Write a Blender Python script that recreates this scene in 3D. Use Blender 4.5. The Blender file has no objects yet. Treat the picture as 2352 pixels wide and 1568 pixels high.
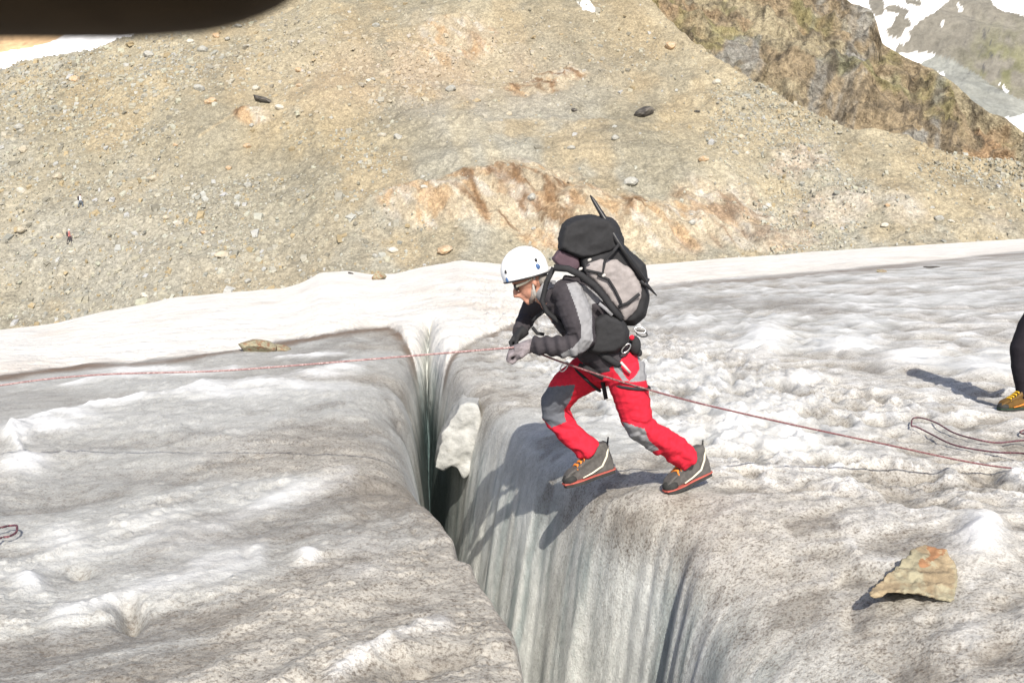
import bpy, bmesh, math, random
import numpy as np
from mathutils import Vector, Matrix

random.seed(7); np.random.seed(7)
scene = bpy.context.scene
COL = scene.collection

# ------------------------------------------------------------------ camera, sky, sun, exposure
CAMZ = 1.60; FPX = 2290.0; CX, CY = 1176.0, 784.0; PITCH = math.radians(7.07)
cam_d = bpy.data.cameras.new('camera'); cam = bpy.data.objects.new('camera', cam_d); COL.objects.link(cam)
cam.location = (0, 0, CAMZ); cam.rotation_euler = (math.pi/2 - PITCH, 0, 0)
cam_d.sensor_width = 36.0; cam_d.lens = 36.0*FPX/2352.0
cam_d.clip_start = 0.01; cam_d.clip_end = 9000
cam_d.dof.use_dof = True; cam_d.dof.focus_distance = 6.3; cam_d.dof.aperture_fstop = 32.0   # small compact-camera pupil
scene.camera = cam
SUN_AZ = math.radians(180-8)      # clockwise from +Y, direction towards the sun
SUN_EL = math.radians(39)
world = bpy.data.worlds.new('World'); scene.world = world; world.use_nodes = True
wn = world.node_tree.nodes; wl = world.node_tree.links
sky = wn.new('ShaderNodeTexSky'); sky.sky_type = 'NISHITA'; sky.sun_disc = False
sky.sun_elevation = SUN_EL; sky.sun_rotation = SUN_AZ; sky.altitude = 1000; sky.dust_density = 4.0; sky.ozone_density = 0.6; sky.air_density = 0.8
wl.new(sky.outputs[0], wn['Background'].inputs[0]); wn['Background'].inputs[1].default_value = 0.12
sun_d = bpy.data.lights.new('sun', 'SUN'); sun_d.energy = 4.2; sun_d.angle = math.radians(0.53); sun_d.color = (1.0, 0.945, 0.85)
sun = bpy.data.objects.new('sun', sun_d); COL.objects.link(sun)
to_sun = Vector((math.sin(SUN_AZ)*math.cos(SUN_EL), math.cos(SUN_AZ)*math.cos(SUN_EL), math.sin(SUN_EL)))
sun.rotation_euler = to_sun.to_track_quat('Z', 'Y').to_euler(); sun.location = (20, -40, 60)
scene.view_settings.view_transform = 'Standard'; scene.view_settings.look = 'None'
scene.view_settings.exposure = 0.55; scene.view_settings.gamma = 1.0; scene.view_settings.use_curve_mapping = False
scene.render.engine = 'CYCLES'

# ------------------------------------------------------------------ pixel <-> world helpers (2352 x 1568 grid)
SP, CP = math.sin(PITCH), math.cos(PITCH)
def P(px, py, Y):
    r = (px-CX)/FPX; u = (CY-py)/FPX
    dy = CP + u*SP; dz = -SP + u*CP
    return np.array([r*Y/dy, Y, CAMZ + dz*Y/dy])
def slope_of(py):
    u = (CY-np.asarray(py, float))/FPX
    return (-SP + u*CP)/(CP + u*SP)
def proj(V):
    V = np.asarray(V, float)
    x = V[..., 0]; y = V[..., 1]; z = V[..., 2]-CAMZ
    d = y*CP - z*SP
    d = np.where(d < 0.05, 0.05, d)
    return CX + FPX*x/d, CY - FPX*(y*SP + z*CP)/d

# ------------------------------------------------------------------ noise
def _hash(ix, iy, seed):
    h = (ix.astype(np.int64)*374761393 + iy.astype(np.int64)*668265263 + seed*1274126177) & 0xFFFFFFFF
    h = ((h ^ (h >> 13))*1103515245) & 0xFFFFFFFF
    h = ((h ^ (h >> 16))*2246822519) & 0xFFFFFFFF
    return ((h ^ (h >> 15)) & 0xFFFFFF)/float(0xFFFFFF)
def vn(x, y, seed=0):
    x = np.asarray(x, float); y = np.asarray(y, float)
    x, y = np.broadcast_arrays(x, y)
    ix = np.floor(x); iy = np.floor(y); fx = x-ix; fy = y-iy
    fx = fx*fx*fx*(fx*(fx*6-15)+10); fy = fy*fy*fy*(fy*(fy*6-15)+10)
    a = _hash(ix, iy, seed); b = _hash(ix+1, iy, seed); c = _hash(ix, iy+1, seed); d = _hash(ix+1, iy+1, seed)
    return (a+(b-a)*fx)*(1-fy) + (c+(d-c)*fx)*fy
def fbm(x, y, octv=4, seed=0, gain=0.5):
    s = 0; a = 1.0; t = 0
    c, sn = math.cos(0.6), math.sin(0.6)
    for i in range(octv):
        s = s + a*(vn(x, y, seed+i*17)*2-1); t += a
        x, y = (x*c - y*sn)*2.03 + 11.3, (x*sn + y*c)*2.03 - 7.7
        a *= gain
    return s/t
def ridged(x, y, octv=4, seed=0, gain=0.5):
    s = 0; a = 1.0; t = 0
    c, sn = math.cos(0.5), math.sin(0.5)
    for i in range(octv):
        s = s + a*(1-np.abs(vn(x, y, seed+i*13)*2-1)); t += a
        x, y = (x*c - y*sn)*2.05 + 3.1, (x*sn + y*c)*2.05 + 5.9
        a *= gain
    return s/t
def sstep(a, b, x):
    t = np.clip((x-a)/(b-a), 0, 1); return t*t*(3-2*t)
def softplus(x):
    return np.where(x > 30, x, np.log1p(np.exp(np.minimum(x, 30))))
def lin(c):
    return tuple((v/12.92 if v <= 0.04045 else ((v+0.055)/1.055)**2.4) for v in c)

# ------------------------------------------------------------------ materials
def _nodes(name):
    m = bpy.data.materials.new(name); m.use_nodes = True
    return m, m.node_tree.nodes, m.node_tree.links, m.node_tree.nodes['Principled BSDF']
def _noise(n, l, coord, scale, detail=4, rough=0.6):
    t = n.new('ShaderNodeTexNoise'); t.inputs['Scale'].default_value = scale
    t.inputs['Detail'].default_value = detail; t.inputs['Roughness'].default_value = rough
    l.new(coord, t.inputs['Vector']); return t.outputs['Fac']
def _ramp(n, l, src, p0, p1, v0, v1):
    r = n.new('ShaderNodeMapRange'); r.inputs['From Min'].default_value = p0; r.inputs['From Max'].default_value = p1
    r.inputs['To Min'].default_value = v0; r.inputs['To Max'].default_value = v1; r.interpolation_type = 'SMOOTHSTEP'
    l.new(src, r.inputs['Value']); return r.outputs['Result']
def _mul(n, l, col, fac):
    v = n.new('ShaderNodeVectorMath'); v.operation = 'SCALE'
    l.new(col, v.inputs[0]); l.new(fac, v.inputs['Scale']); return v.outputs[0]
def _bump(n, l, b, src, strength, dist, prev=None):
    bp = n.new('ShaderNodeBump'); bp.inputs['Strength'].default_value = strength; bp.inputs['Distance'].default_value = dist
    l.new(src, bp.inputs['Height'])
    if prev is not None: l.new(prev, bp.inputs['Normal'])
    l.new(bp.outputs[0], b.inputs['Normal']); return bp.outputs[0]
def mat(name, col, rough=0.7, var=0.15, scale=20, bump=0.2, bscale=60, bdist=0.003, metal=0.0, spec=0.4, col2=None, c2scale=6, c2lo=0.45, c2hi=0.6):
    m, n, l, b = _nodes(name)
    tc = n.new('ShaderNodeTexCoord').outputs['Object']
    rgb = n.new('ShaderNodeRGB'); rgb.outputs[0].default_value = (*col, 1); base = rgb.outputs[0]
    if col2 is not None:
        mx = n.new('ShaderNodeMix'); mx.data_type = 'RGBA'
        l.new(_ramp(n, l, _noise(n, l, tc, c2scale, 5), c2lo, c2hi, 0, 1), mx.inputs['Factor'])
        l.new(base, mx.inputs[6]); mx.inputs[7].default_value = (*col2, 1); base = mx.outputs[2]
    base = _mul(n, l, base, _ramp(n, l, _noise(n, l, tc, scale, 5), 0.3, 0.7, 1-var, 1+var))
    l.new(base, b.inputs['Base Color'])
    b.inputs['Roughness'].default_value = rough; b.inputs['Metallic'].default_value = metal
    b.inputs['Specular IOR Level'].default_value = spec
    if bump: _bump(n, l, b, _noise(n, l, tc, bscale, 5), bump, bdist)
    return m
def mat_attr(name, rough, layers, bumps, spec=0.3, vor=None):
    """base = vertex colour of the surface times fine procedural grain; layers: (scale, lo, hi, vlo, vhi)"""
    m, n, l, b = _nodes(name)
    tc = n.new('ShaderNodeTexCoord').outputs['Object']
    at = n.new('ShaderNodeVertexColor'); at.layer_name = 'Col'; base = at.outputs['Color']
    for (sc, lo, hi, v0, v1) in layers:
        base = _mul(n, l, base, _ramp(n, l, _noise(n, l, tc, sc, 6, 0.65), lo, hi, v0, v1))
    if vor:
        v = n.new('ShaderNodeTexVoronoi'); v.inputs['Scale'].default_value = vor[0]; l.new(tc, v.inputs['Vector'])
        sp = n.new('ShaderNodeSeparateColor'); l.new(v.outputs['Color'], sp.inputs[0])
        base = _mul(n, l, base, _ramp(n, l, sp.outputs[0], 0, 1, vor[1], vor[2]))
    l.new(base, b.inputs['Base Color']); b.inputs['Roughness'].default_value = rough
    b.inputs['Specular IOR Level'].default_value = spec
    pv = None
    for (sc, st, di) in bumps:
        pv = _bump(n, l, b, _noise(n, l, tc, sc, 6, 0.65), st, di, pv)
    return m
def mat_ice(name):
    m, n, l, b = _nodes(name)
    tc = n.new('ShaderNodeTexCoord').outputs['Object']
    at = n.new('ShaderNodeVertexColor'); at.layer_name = 'Col'
    # grit embedded in the surface: amount is stored in the alpha of the colour attribute
    g1 = _ramp(n, l, _noise(n, l, tc, 62, 4, 0.75), 0.46, 0.63, 0, 1)
    g2 = _ramp(n, l, _noise(n, l, tc, 15, 5, 0.75), 0.46, 0.66, 0, 1)
    ad = n.new('ShaderNodeMath'); ad.operation = 'MULTIPLY_ADD'; l.new(g2, ad.inputs[0]); ad.inputs[1].default_value = 0.5
    l.new(g1, ad.inputs[2])
    am = n.new('ShaderNodeMath'); am.operation = 'MULTIPLY'; l.new(ad.outputs[0], am.inputs[0]); l.new(at.outputs['Alpha'], am.inputs[1])
    mx = n.new('ShaderNodeMix'); mx.data_type = 'RGBA'; mx.clamp_factor = True
    sc = n.new('ShaderNodeMath'); sc.operation = 'MULTIPLY'; l.new(am.outputs[0], sc.inputs[0]); sc.inputs[1].default_value = 0.72
    l.new(sc.outputs[0], mx.inputs['Factor']); l.new(at.outputs['Color'], mx.inputs[6]); mx.inputs[7].default_value = (0.13, 0.108, 0.085, 1)
    base = _mul(n, l, mx.outputs[2], _ramp(n, l, _noise(n, l, tc, 7, 5), 0.3, 0.7, 0.88, 1.1))
    l.new(base, b.inputs['Base Color']); b.inputs['Roughness'].default_value = 0.55; b.inputs['Specular IOR Level'].default_value = 0.35
    p = _bump(n, l, b, _noise(n, l, tc, 18, 6, .7), 0.4, 0.03)
    _bump(n, l, b, _noise(n, l, tc, 80, 4, .7), 0.7, 0.010, p)
    return m

# ------------------------------------------------------------------ object helpers
def root_loc(o):
    while o is not None and o.parent is not None: o = o.parent
    return np.array(o.location) if o is not None else np.zeros(3)
def build(name, V, F, m, parent=None, smooth=True, col=None, loc=None):
    V = np.asarray(V, float).reshape(-1, 3)
    off = root_loc(parent) if parent is not None else (np.asarray(loc, float) if loc is not None else np.zeros(3))
    me = bpy.data.meshes.new(name)
    if isinstance(F, np.ndarray) and F.ndim == 2:
        k = F.shape[1]; nf = len(F)
        me.vertices.add(len(V)); me.vertices.foreach_set('co', (V-off).astype(np.float32).ravel())
        me.loops.add(nf*k); me.loops.foreach_set('vertex_index', F.astype(np.int32).ravel())
        me.polygons.add(nf); me.polygons.foreach_set('loop_start', np.arange(0, nf*k, k, dtype=np.int32))
        me.update(calc_edges=True)
    else:
        me.from_pydata([tuple(v) for v in (V-off)], [], [tuple(int(i) for i in f) for f in F])
    me.validate()
    if col is not None:
        ca = me.color_attributes.new('Col', 'FLOAT_COLOR', 'POINT')
        ca.data.foreach_set('color', np.asarray(col, np.float32).ravel())
    me.polygons.foreach_set('use_smooth', np.full(len(me.polygons), smooth))
    me.update(); me.materials.append(m)
    o = bpy.data.objects.new(name, me); COL.objects.link(o)
    if parent is not None: o.parent = parent
    elif loc is not None: o.location = loc
    return o
def tag(o, label=None, cat=None, group=None, kind=None):
    for k, v in (('label', label), ('category', cat), ('group', group), ('kind', kind)):
        if v: o[k] = v
    return o
def empty(name, loc, label, cat, group=None):
    o = bpy.data.objects.new(name, None); COL.objects.link(o); o.location = loc; o.empty_display_size = 0.1
    return tag(o, label, cat, group)
class MB:
    def __init__(s): s.V = []; s.F = []
    def add(s, V, F):
        b = len(s.V); s.V += [tuple(v) for v in V]; s.F += [tuple(i+b for i in f) for f in F]; return s
    def tube(s, pts, seg=12, cap=True):
        """pts: (pos, r) or (pos, r_plane, r_depth); depth axis is world Y"""
        pos = [np.array(p[0], float) for p in pts]; n = len(pos); V = []
        for i in range(n):
            t = pos[min(i+1, n-1)] - pos[max(i-1, 0)]; t = t/(np.linalg.norm(t)+1e-9)
            ref = np.array([0, 1.0, 0]) if abs(t[1]) < 0.9 else np.array([1.0, 0, 0])
            n1 = ref - t*np.dot(ref, t); n1 /= np.linalg.norm(n1); n2 = np.cross(t, n1)
            r = pts[i][1]; rd = pts[i][2] if len(pts[i]) > 2 else r
            for k in range(seg):
                a = 2*math.pi*k/seg
                V.append(pos[i] + n1*rd*math.cos(a) + n2*r*math.sin(a))
        F = []
        for i in range(n-1):
            for k in range(seg):
                F.append((i*seg+k, i*seg+(k+1) % seg, (i+1)*seg+(k+1) % seg, (i+1)*seg+k))
        if cap:
            V.append(pos[0]); V.append(pos[-1]); a, b = n*seg, n*seg+1
            for k in range(seg):
                F.append((a, (k+1) % seg, k)); F.append((b, (n-1)*seg+k, (n-1)*seg+(k+1) % seg))
        return s.add(V, F)
    def ball(s, c, ax, seg=16, rings=10):
        """ellipsoid: ax = 3 axis vectors"""
        c = np.array(c, float); A = [np.array(a, float) for a in ax]; V = []; F = []
        for i in range(rings+1):
            th = math.pi*i/rings
            for k in range(seg):
                ph = 2*math.pi*k/seg
                V.append(c + A[2]*math.cos(th) + (A[0]*math.cos(ph)+A[1]*math.sin(ph))*math.sin(th))
        for i in range(rings):
            for k in range(seg):
                F.append((i*seg+k, (i+1)*seg+k, (i+1)*seg+(k+1) % seg, i*seg+(k+1) % seg))
        return s.add(V, F)
    def prism(s, A, B):
        n = len(A); V = list(A)+list(B)
        F = [tuple(range(n)), tuple(range(2*n-1, n-1, -1))] + [(i, i+n, (i+1) % n + n, (i+1) % n) for i in range(n)]
        return s.add(V, F)
    def build(s, name, m, parent=None, smooth=True, loc=None): return build(name, s.V, s.F, m, parent, smooth, loc=loc)
def remesh(mb, voxel, smooth=4, factor=0.5):
    me = bpy.data.meshes.new('tmp'); me.from_pydata(mb.V, [], mb.F); me.update()
    bm = bmesh.new(); bm.from_mesh(me); bmesh.ops.remove_doubles(bm, verts=bm.verts, dist=1e-6); bmesh.ops.recalc_face_normals(bm, faces=bm.faces); bm.to_mesh(me); bm.free()
    o = bpy.data.objects.new('tmp', me); COL.objects.link(o)
    r = o.modifiers.new('r', 'REMESH'); r.mode = 'VOXEL'; r.voxel_size = voxel; r.adaptivity = 0
    if smooth:
        q = o.modifiers.new('s', 'SMOOTH'); q.iterations = smooth; q.factor = factor
    dg = bpy.context.evaluated_depsgraph_get(); dg.update()
    em = bpy.data.meshes.new_from_object(o.evaluated_get(dg), depsgraph=dg)
    V = np.empty(len(em.vertices)*3); em.vertices.foreach_get('co', V); V = V.reshape(-1, 3)
    N = np.empty(len(em.vertices)*3); em.vertices.foreach_get('normal', N); N = N.reshape(-1, 3)
    em_f = [tuple(p.vertices) for p in em.polygons]
    bpy.data.objects.remove(o); bpy.data.meshes.remove(me); bpy.data.meshes.remove(em)
    return V, em_f, N
def in_poly(px, py, poly):
    c = np.zeros(len(px), bool); n = len(poly); j = n-1
    for i in range(n):
        xi, yi = poly[i]; xj, yj = poly[j]
        c ^= ((yi > py) != (yj > py)) & (px < (xj-xi)*(py-yi)/(yj-yi+1e-12)+xi)
        j = i
    return c
def subset(V, F, mask):
    Fs = [f for f, k in zip(F, mask) if k]
    used = sorted({i for f in Fs for i in f}); mp = {u: i for i, u in enumerate(used)}
    return V[used], [tuple(mp[i] for i in f) for f in Fs]

# ------------------------------------------------------------------ glacier: ice with the crevasse, snow beyond
ICE = mat_ice('dirty_glacier_ice')
SNOW = mat_attr('old_snow', 0.6, [(2.2, 0.3, 0.7, 0.92, 1.05), (0.5, 0.35, 0.65, 0.92, 1.05)], [(5.0, 0.6, 0.06), (0.8, 0.6, 0.3)], spec=0.25)
LIP_L = [(-9, 0.9), (-2, 0.65), (0, 0.45), (1.5, 0.25), (2.6, 0.13), (3.43, 0.07), (3.9, 0.03), (4.2, -0.05), (4.45, -0.12), (4.62, -0.15), (4.72, -0.24), (4.9, -0.28), (5.3, -0.335), (5.8, -0.40), (6.4, -0.475), (7.2, -0.58), (8.0, -0.67),
         (9.0, -0.79), (10, -0.88), (11, -0.99), (12.5, -1.12), (14, -1.17), (15, -1.22), (17, -1.35), (19, -1.47), (25, -1.8), (60, -4), (140, -9)]
LIP_R = [(-9, 3.2), (-2, 2.2), (0, 1.9), (1.5, 1.6), (2.6, 2.3), (3.4, 1.82), (4.0, 1.55), (4.5, 1.38), (4.9, 1.25), (5.3, 1.1), (5.6, 0.93), (5.8, 0.77), (6.0, 0.64), (6.4, 0.52), (6.83, 0.36), (7.6, 0.14), (8.46, -0.08),
         (9.3, -0.26), (10.2, -0.42), (11.5, -0.63), (12.5, -0.78), (13.4, -0.9), (15, -1.10), (17, -1.28), (19, -1.43), (25, -1.74), (60, -3.9), (140, -8.9)]
def XL(Y): return np.interp(Y, *zip(*LIP_L)) + 0.012*(vn(Y*9, 0*Y, 5)-0.5)*sstep(2, 3, Y) + 0.03*(vn(Y*2.2, 0*Y, 6)-0.5)
def XRs(Y): return np.interp(Y, *zip(*LIP_R)) + 0.10*(vn(Y*1.1, 0*Y, 8)-0.5)*sstep(2.5, 4, Y)*(1-sstep(9, 12, Y))
FOOT = [(-3000, 900), (-800, 850), (0, 757), (120, 742), (230, 716), (330, 698), (400, 682), (560, 668), (650, 662), (690, 650), (735, 626), (800, 622), (850, 630), (905, 628), (1000, 606), (1060, 597), (1120, 602), (1200, 612), (1300, 612),
        (1490, 606), (1700, 589), (2000, 568), (2352, 548), (3000, 520), (6000, 470)]
DF = 112.0
_py = np.array([a for a, _ in FOOT], float); _fz = CAMZ + DF*slope_of([b for _, b in FOOT])
def far_z(X, Y):
    px = CX + FPX*X/np.maximum(Y, 4)
    zf = np.interp(px, _py, _fz)
    t = (Y-10.5)/(DF-10.5)
    return zf*softplus(t*28)/28.0
SNOWLINE = [(-3000, 1150), (-800, 960), (-200, 888), (0, 862), (100, 848), (200, 836), (300, 832), (400, 822), (470, 812), (540, 801), (640, 784), (700, 774), (760, 766), (820, 757), (890, 748), (915, 762), (945, 790), (975, 818), (1000, 838),
            (1030, 818), (1060, 796), (1100, 774), (1160, 756), (1230, 735), (1300, 702), (1400, 672), (1500, 656), (1650, 640), (1800, 629), (2000, 611), (2200, 591), (2352, 574), (3000, 545), (6000, 510)]
_sx = np.array([a for a, _ in SNOWLINE], float); _sy = np.array([b for _, b in SNOWLINE], float)

rowsY = np.concatenate([np.linspace(-9, 2.3, 46)[:-1], FPX*CAMZ/np.linspace(FPX*CAMZ/2.3, FPX*CAMZ/25.0, 600), np.geomspace(25.4, DF+22, 110)])
g_out = np.concatenate([np.linspace(0.010, 3.2, 250), 3.2*np.geomspace(1.012, 60, 130)])
mid_n = (50, 30, 210, 50)
nR = len(rowsY); nC = len(g_out)*2 + sum(mid_n)+1
Yg = np.repeat(rowsY[:, None], nC, 1)
xl = XL(rowsY)[:, None]; xr = XRs(rowsY)[:, None]
_w = np.maximum(xr-xl, .02); _a = np.minimum(.12, .2*_w); _c = np.minimum(.46, .62*_w)
_st = [xl-.22, xl+_a, xr-_c, xr+.02, xr+.28]
mid_x = np.concatenate([_st[i]+(_st[i+1]-_st[i])*np.arange(n_)[None, :]/n_ for i, n_ in enumerate(mid_n)]+[xr+.28], 1)
Xg = np.concatenate([xl-0.22-g_out[::-1][None, :], mid_x, xr+0.28+g_out[None, :]], 1)

def ice_height(X, Y):
    xl = XL(Y); xr = XRs(Y)
    Yc = np.clip(Y, 0, 30)
    end = 1-sstep(18.6, 19.5, Y)
    base = far_z(X, Y)
    # streak coordinate: layers fan round towards the crevasse
    yy = np.linspace(0, 160, 800); ct = np.interp(yy, [0, 4, 7, 12, 20, 60, 160], [1.9, 1.15, 0.66, 0.38, 0.34, 0.34, 0.34])
    I = np.concatenate([[0], np.cumsum((ct[1:]+ct[:-1])/2*np.diff(yy))])
    ang = np.arctan2(1.0, np.interp(Y, yy, ct))
    v = (X - np.interp(np.maximum(Y, 0), yy, I))*0.7
    uw = fbm(X*0.7, Y*0.7, 3, 40)*0.5
    streak = ridged(v*1.15+uw*1.6, Y*0.42+X*0.25, 4, 21)                 # 0..1
    streak2 = fbm(v*3.6+uw*3, Y*1.3+X*0.9, 4, 31)
    left = 1-sstep(0.0, 0.5, X-xl)
    lump = fbm(X*2.1+3, Y*2.1, 4, 51)
    bil = np.abs(fbm(X*3.1+9, Y*3.1-4, 3, 61)); bil2 = np.abs(fbm(X*8.1, Y*8.1, 3, 71))
    fade = 1-sstep(28, 80, Y)
    crumb = sstep(.08, .5, fbm(X*11, Y*11, 4, 87, .65))
    hl = 0.055*(streak-0.55) + 0.02*streak2 + 0.022*lump + 0.010*fbm(X*14, Y*14, 4, 85, .65) + 0.014*crumb*sstep(.45, .75, streak) + 0.06*np.maximum(0.2-bil2, 0)*sstep(-.1, .3, lump)
    chunky = sstep(0.25, 1.3, X-xr)*sstep(4.8, 6.5, Y + 0.5*lump)*fade*(1-0.85*np.exp(-((X-3.2)/1.1)**2-((Y-7.0)/.75)**2))*(1-0.6*np.exp(-((X-4.2)/1.2)**2-((Y-10.5)/1.6)**2))
    hr = 0.05*lump + 0.028*(0.3-bil)*1.5 + chunky*(0.14*(0.33-bil)+0.06*(0.3-bil2)+0.02*crumb) + 0.012*fbm(X*12, Y*12, 4, 81, .6)
    dR0 = (X-xr)
    w_r = sstep(-0.35, 0.35, dR0)
    rel = (hl*left + hr*(1-left)*w_r)*(0.35+0.65*fade)
    # left lip
    d = X-xl
    wl_ = 0.012 + 0.07*sstep(4.9, 7.0, Y)
    kr = sstep(5.0, 8.5, Y)*1.1*(1-0.93*sstep(10.2, 12.2, Y))
    zl = -20*wl_*softplus(d/wl_) - kr*0.11*softplus((d+0.26+0.12*vn(Y*1.3, 0*Y, 15))/0.11) - 0.10*0.2*softplus((d+0.4)/0.2)
    # fluting on the far left wall
    zl = zl + sstep(5.5, 8, Y)*0.10*fbm(Y*4.5+d*1.5, d*2.0, 3, 101)*sstep(-0.3, 0.05, d)
    # right wall: melt runnels run straight down the fall line
    q = Y*0.7 - X*0.9
    amp = sstep(0.30, -0.35, dR0) if False else 1-sstep(-0.45, 0.30, dR0)
    rn = fbm(q*2.1+4, dR0*.5, 2, 99)*.07 + fbm(q*5.5, dR0*0.7+Y*0.3, 3, 91) * 0.034*vn(q*1.3, dR0*1.5, 97)*1.4 + fbm(q*14+dR0*.8, dR0*2.2, 3, 95)*0.014
    dr = dR0*0.86 + rn*amp*(0.35+0.65*(1-sstep(7, 11, Y)))
    rw = (0.15 + 0.25*(1-sstep(4.4, 5.6, Y)))*(1-0.55*sstep(5.9, 7.0, Y))*(1-0.4*sstep(9.5, 12, Y))
    off = 0.10 + 0.38*(1-sstep(4.3, 5.6, Y))
    zr = -0.75*rw*softplus(-(dr-0.02)/rw) - 5.5*0.035*softplus(-(dr+off)/0.035) - 6*.05*softplus(-(dr+off+.35)/.05) - 12*.03*softplus(-(dr+.2)/.03)*sstep(8.5, 10.5, Y)
    ledge = np.maximum(zl, zr)
    cut = np.maximum(ledge, -6.5)
    z = base + rel + cut*end
    return z, dict(crumb=crumb, streak=streak, streak2=streak2, lump=lump, bil=bil, bil2=bil2, chunky=chunky, left=left, cut=cut*end, raw=cut, v=v, rn=rn, amp=amp, dR=dR0, d=d, fade=fade, iswall=(zr > zl))

Zg, A = ice_height(Xg, Yg)
pxg, pyg = proj(np.stack([Xg, Yg, far_z(Xg, Yg)], -1))
# individual lumps (+) and pits (-) seen in the photograph: px, py, radius px (x, y), height m, whiteness, dirt
BLOBS = [(70, 1340, 32, 18, .045, .9, 0), (708, 1274, 26, 13, .035, .9, 0), (60, 1066, 44, 20, .05, 1, 0), (40, 1005, 30, 16, .05, 1, 0), (110, 985, 70, 14, .05, 1, 0), (170, 960, 60, 14, .04, .8, 0),
         (300, 1402, 26, 26, -.12, 0, .8), (182, 1310, 30, 10, -.06, 0, .6), (570, 1275, 16, 14, -.03, 0, .2), (820, 1240, 60, 25, .02, .35, 0), (840, 1310, 70, 26, .02, .3, 0), (420, 1230, 150, 40, .02, .4, 0),
         (150, 1245, 60, 40, .02, .4, 0), (890, 925, 80, 30, -.02, 0, .3), (800, 980, 130, 20, -.02, 0, .4), (900, 1130, 50, 40, -.02, 0, .45), (850, 1210, 70, 40, -.02, 0, .45), (880, 1420, 120, 45, -.02, 0, .35),
         (960, 1530, 90, 28, -.03, 0, .5), (700, 890, 110, 12, .03, .6, 0), (520, 905, 100, 12, .03, .7, 0), (740, 860, 60, 9, .02, .8, 0), (330, 850, 110, 7, .02, .8, 0), (350, 1085, 200, 18, -.03, 0, .5), (80, 1130, 130, 22, -.03, 0, .5), (230, 1020, 120, 14, -.03, 0, .35),
         (2080, 1110, 62, 30, -.07, 0, .75), (2130, 1090, 40, 22, -.04, 0, .4), (2040, 1420, 60, 60, -.05, 0, .65), (2070, 1500, 70, 50, -.05, 0, .6), (1700, 905, 22, 12, -.06, 0, .75), (1680, 880, 8, 24, -.05, 0, .4), (1960, 1325, 20, 30, -.02, 0, .2),
         (2250, 1240, 70, 40, .10, 1, 0), (1760, 790, 42, 32, .14, 1, 0), (1590, 740, 18, 10, .05, .8, 0), (1850, 880, 50, 16, .05, .8, 0), (1690, 985, 60, 34, .04, .85, 0), (1820, 1010, 90, 30, .03, .6, 0),
         (1950, 800, 70, 16, .06, .8, 0), (2100, 830, 90, 22, .07, .85, 0), (2260, 850, 70, 26, .06, .7, 0), (1560, 760, 60, 14, -.06, 0, .45), (1800, 704, 95, 13, .03, 0, .9), (1640, 698, 90, 13, .03, 0, .9), (1530, 690, 60, 15, .02, 0, .75), (1900, 720, 60, 10, .02, 0, .8), (1720, 716, 40, 8, 0, 0, .7), (1560, 720, 50, 10, 0, 0, .5),
         (1500, 740, 40, 14, -.05, 0, .4), (1530, 880, 60, 24, -.02, 0, .25), (1550, 950, 70, 30, -.02, 0, .3), (2290, 1500, 60, 30, -.02, 0, .3), (2230, 1390, 60, 30, .02, .4, 0), (1870, 1240, 50, 30, -.01, 0, .2), (2200, 1020, 90, 20, .0, 0, .2), (2150, 735, 50, 8, -.08, 0, .4), (2120, 700, 40, 6, -.06, 0, .35)]
white = np.zeros_like(Zg); dirt_x = np.zeros_like(Zg)
wob = fbm(Xg*3.3, Yg*3.3, 3, 201)*0.55
for (bx, by, rx, ry, h, w, dd) in BLOBS:
    r2 = ((pxg-bx)/rx)**2 + ((pyg-by)/ry)**2
    k = np.exp(-np.maximum(r2*(1+wob), 0)*0.9)*(A['cut'] > -0.25)
    Zg += h*k; white = np.maximum(white, w*k); dirt_x = np.maximum(dirt_x, dd*k)
LINES = [([(20, 1000), (120, 962), (250, 928), (420, 905), (560, 890), (700, 878)], 9, .05, .95, 0), ([(420, 900), (520, 878), (640, 862), (760, 848), (840, 842)], 7, .05, .9, 0), ([(140, 888), (220, 872), (400, 860), (560, 848)], 5, .03, .8, 0), ([(640, 822), (740, 812), (800, 806)], 5, .03, .9, 0),
         ([(30, 1012), (50, 1040), (70, 1065)], 14, .04, 1, 0), ([(0, 1168), (200, 1138), (400, 1100), (560, 1058), (700, 1030), (800, 1002)], 16, -.02, 0, .7), ([(60, 1052), (200, 1036), (400, 1012), (520, 985)], 13, -.02, 0, .55), ([(560, 1010), (680, 992), (800, 975), (900, 960)], 20, -.02, 0, .7), ([(0, 920), (120, 912), (240, 900)], 9, -.01, 0, .5),
         ([(300, 1262), (420, 1222), (560, 1170), (700, 1120), (820, 1088)], 26, .02, .5, 0), ([(120, 1440), (300, 1350), (480, 1290), (620, 1262)], 30, .02, .5, 0), ([(760, 1560), (880, 1490), (960, 1450), (1040, 1430)], 18, .03, .6, 0), ([(880, 1560), (950, 1520), (1030, 1490), (1100, 1480)], 16, -.03, 0, .75), ([(700, 1460), (800, 1420), (900, 1385), (980, 1370)], 26, -.02, 0, .5),
         ([(830, 1120), (880, 1150), (930, 1190), (985, 1260)], 16, -.02, 0, .6), ([(760, 1210), (840, 1190), (900, 1230)], 24, -.01, 0, .5), ([(850, 860), (900, 900), (940, 960), (965, 1010)], 14, -.02, 0, .6), ([(0, 1330), (120, 1300), (260, 1262), (420, 1190)], 10, .0, .35, 0), ([(820, 800), (880, 772), (905, 775), (935, 800), (960, 840)], 12, -.01, 0, .8)]
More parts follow.
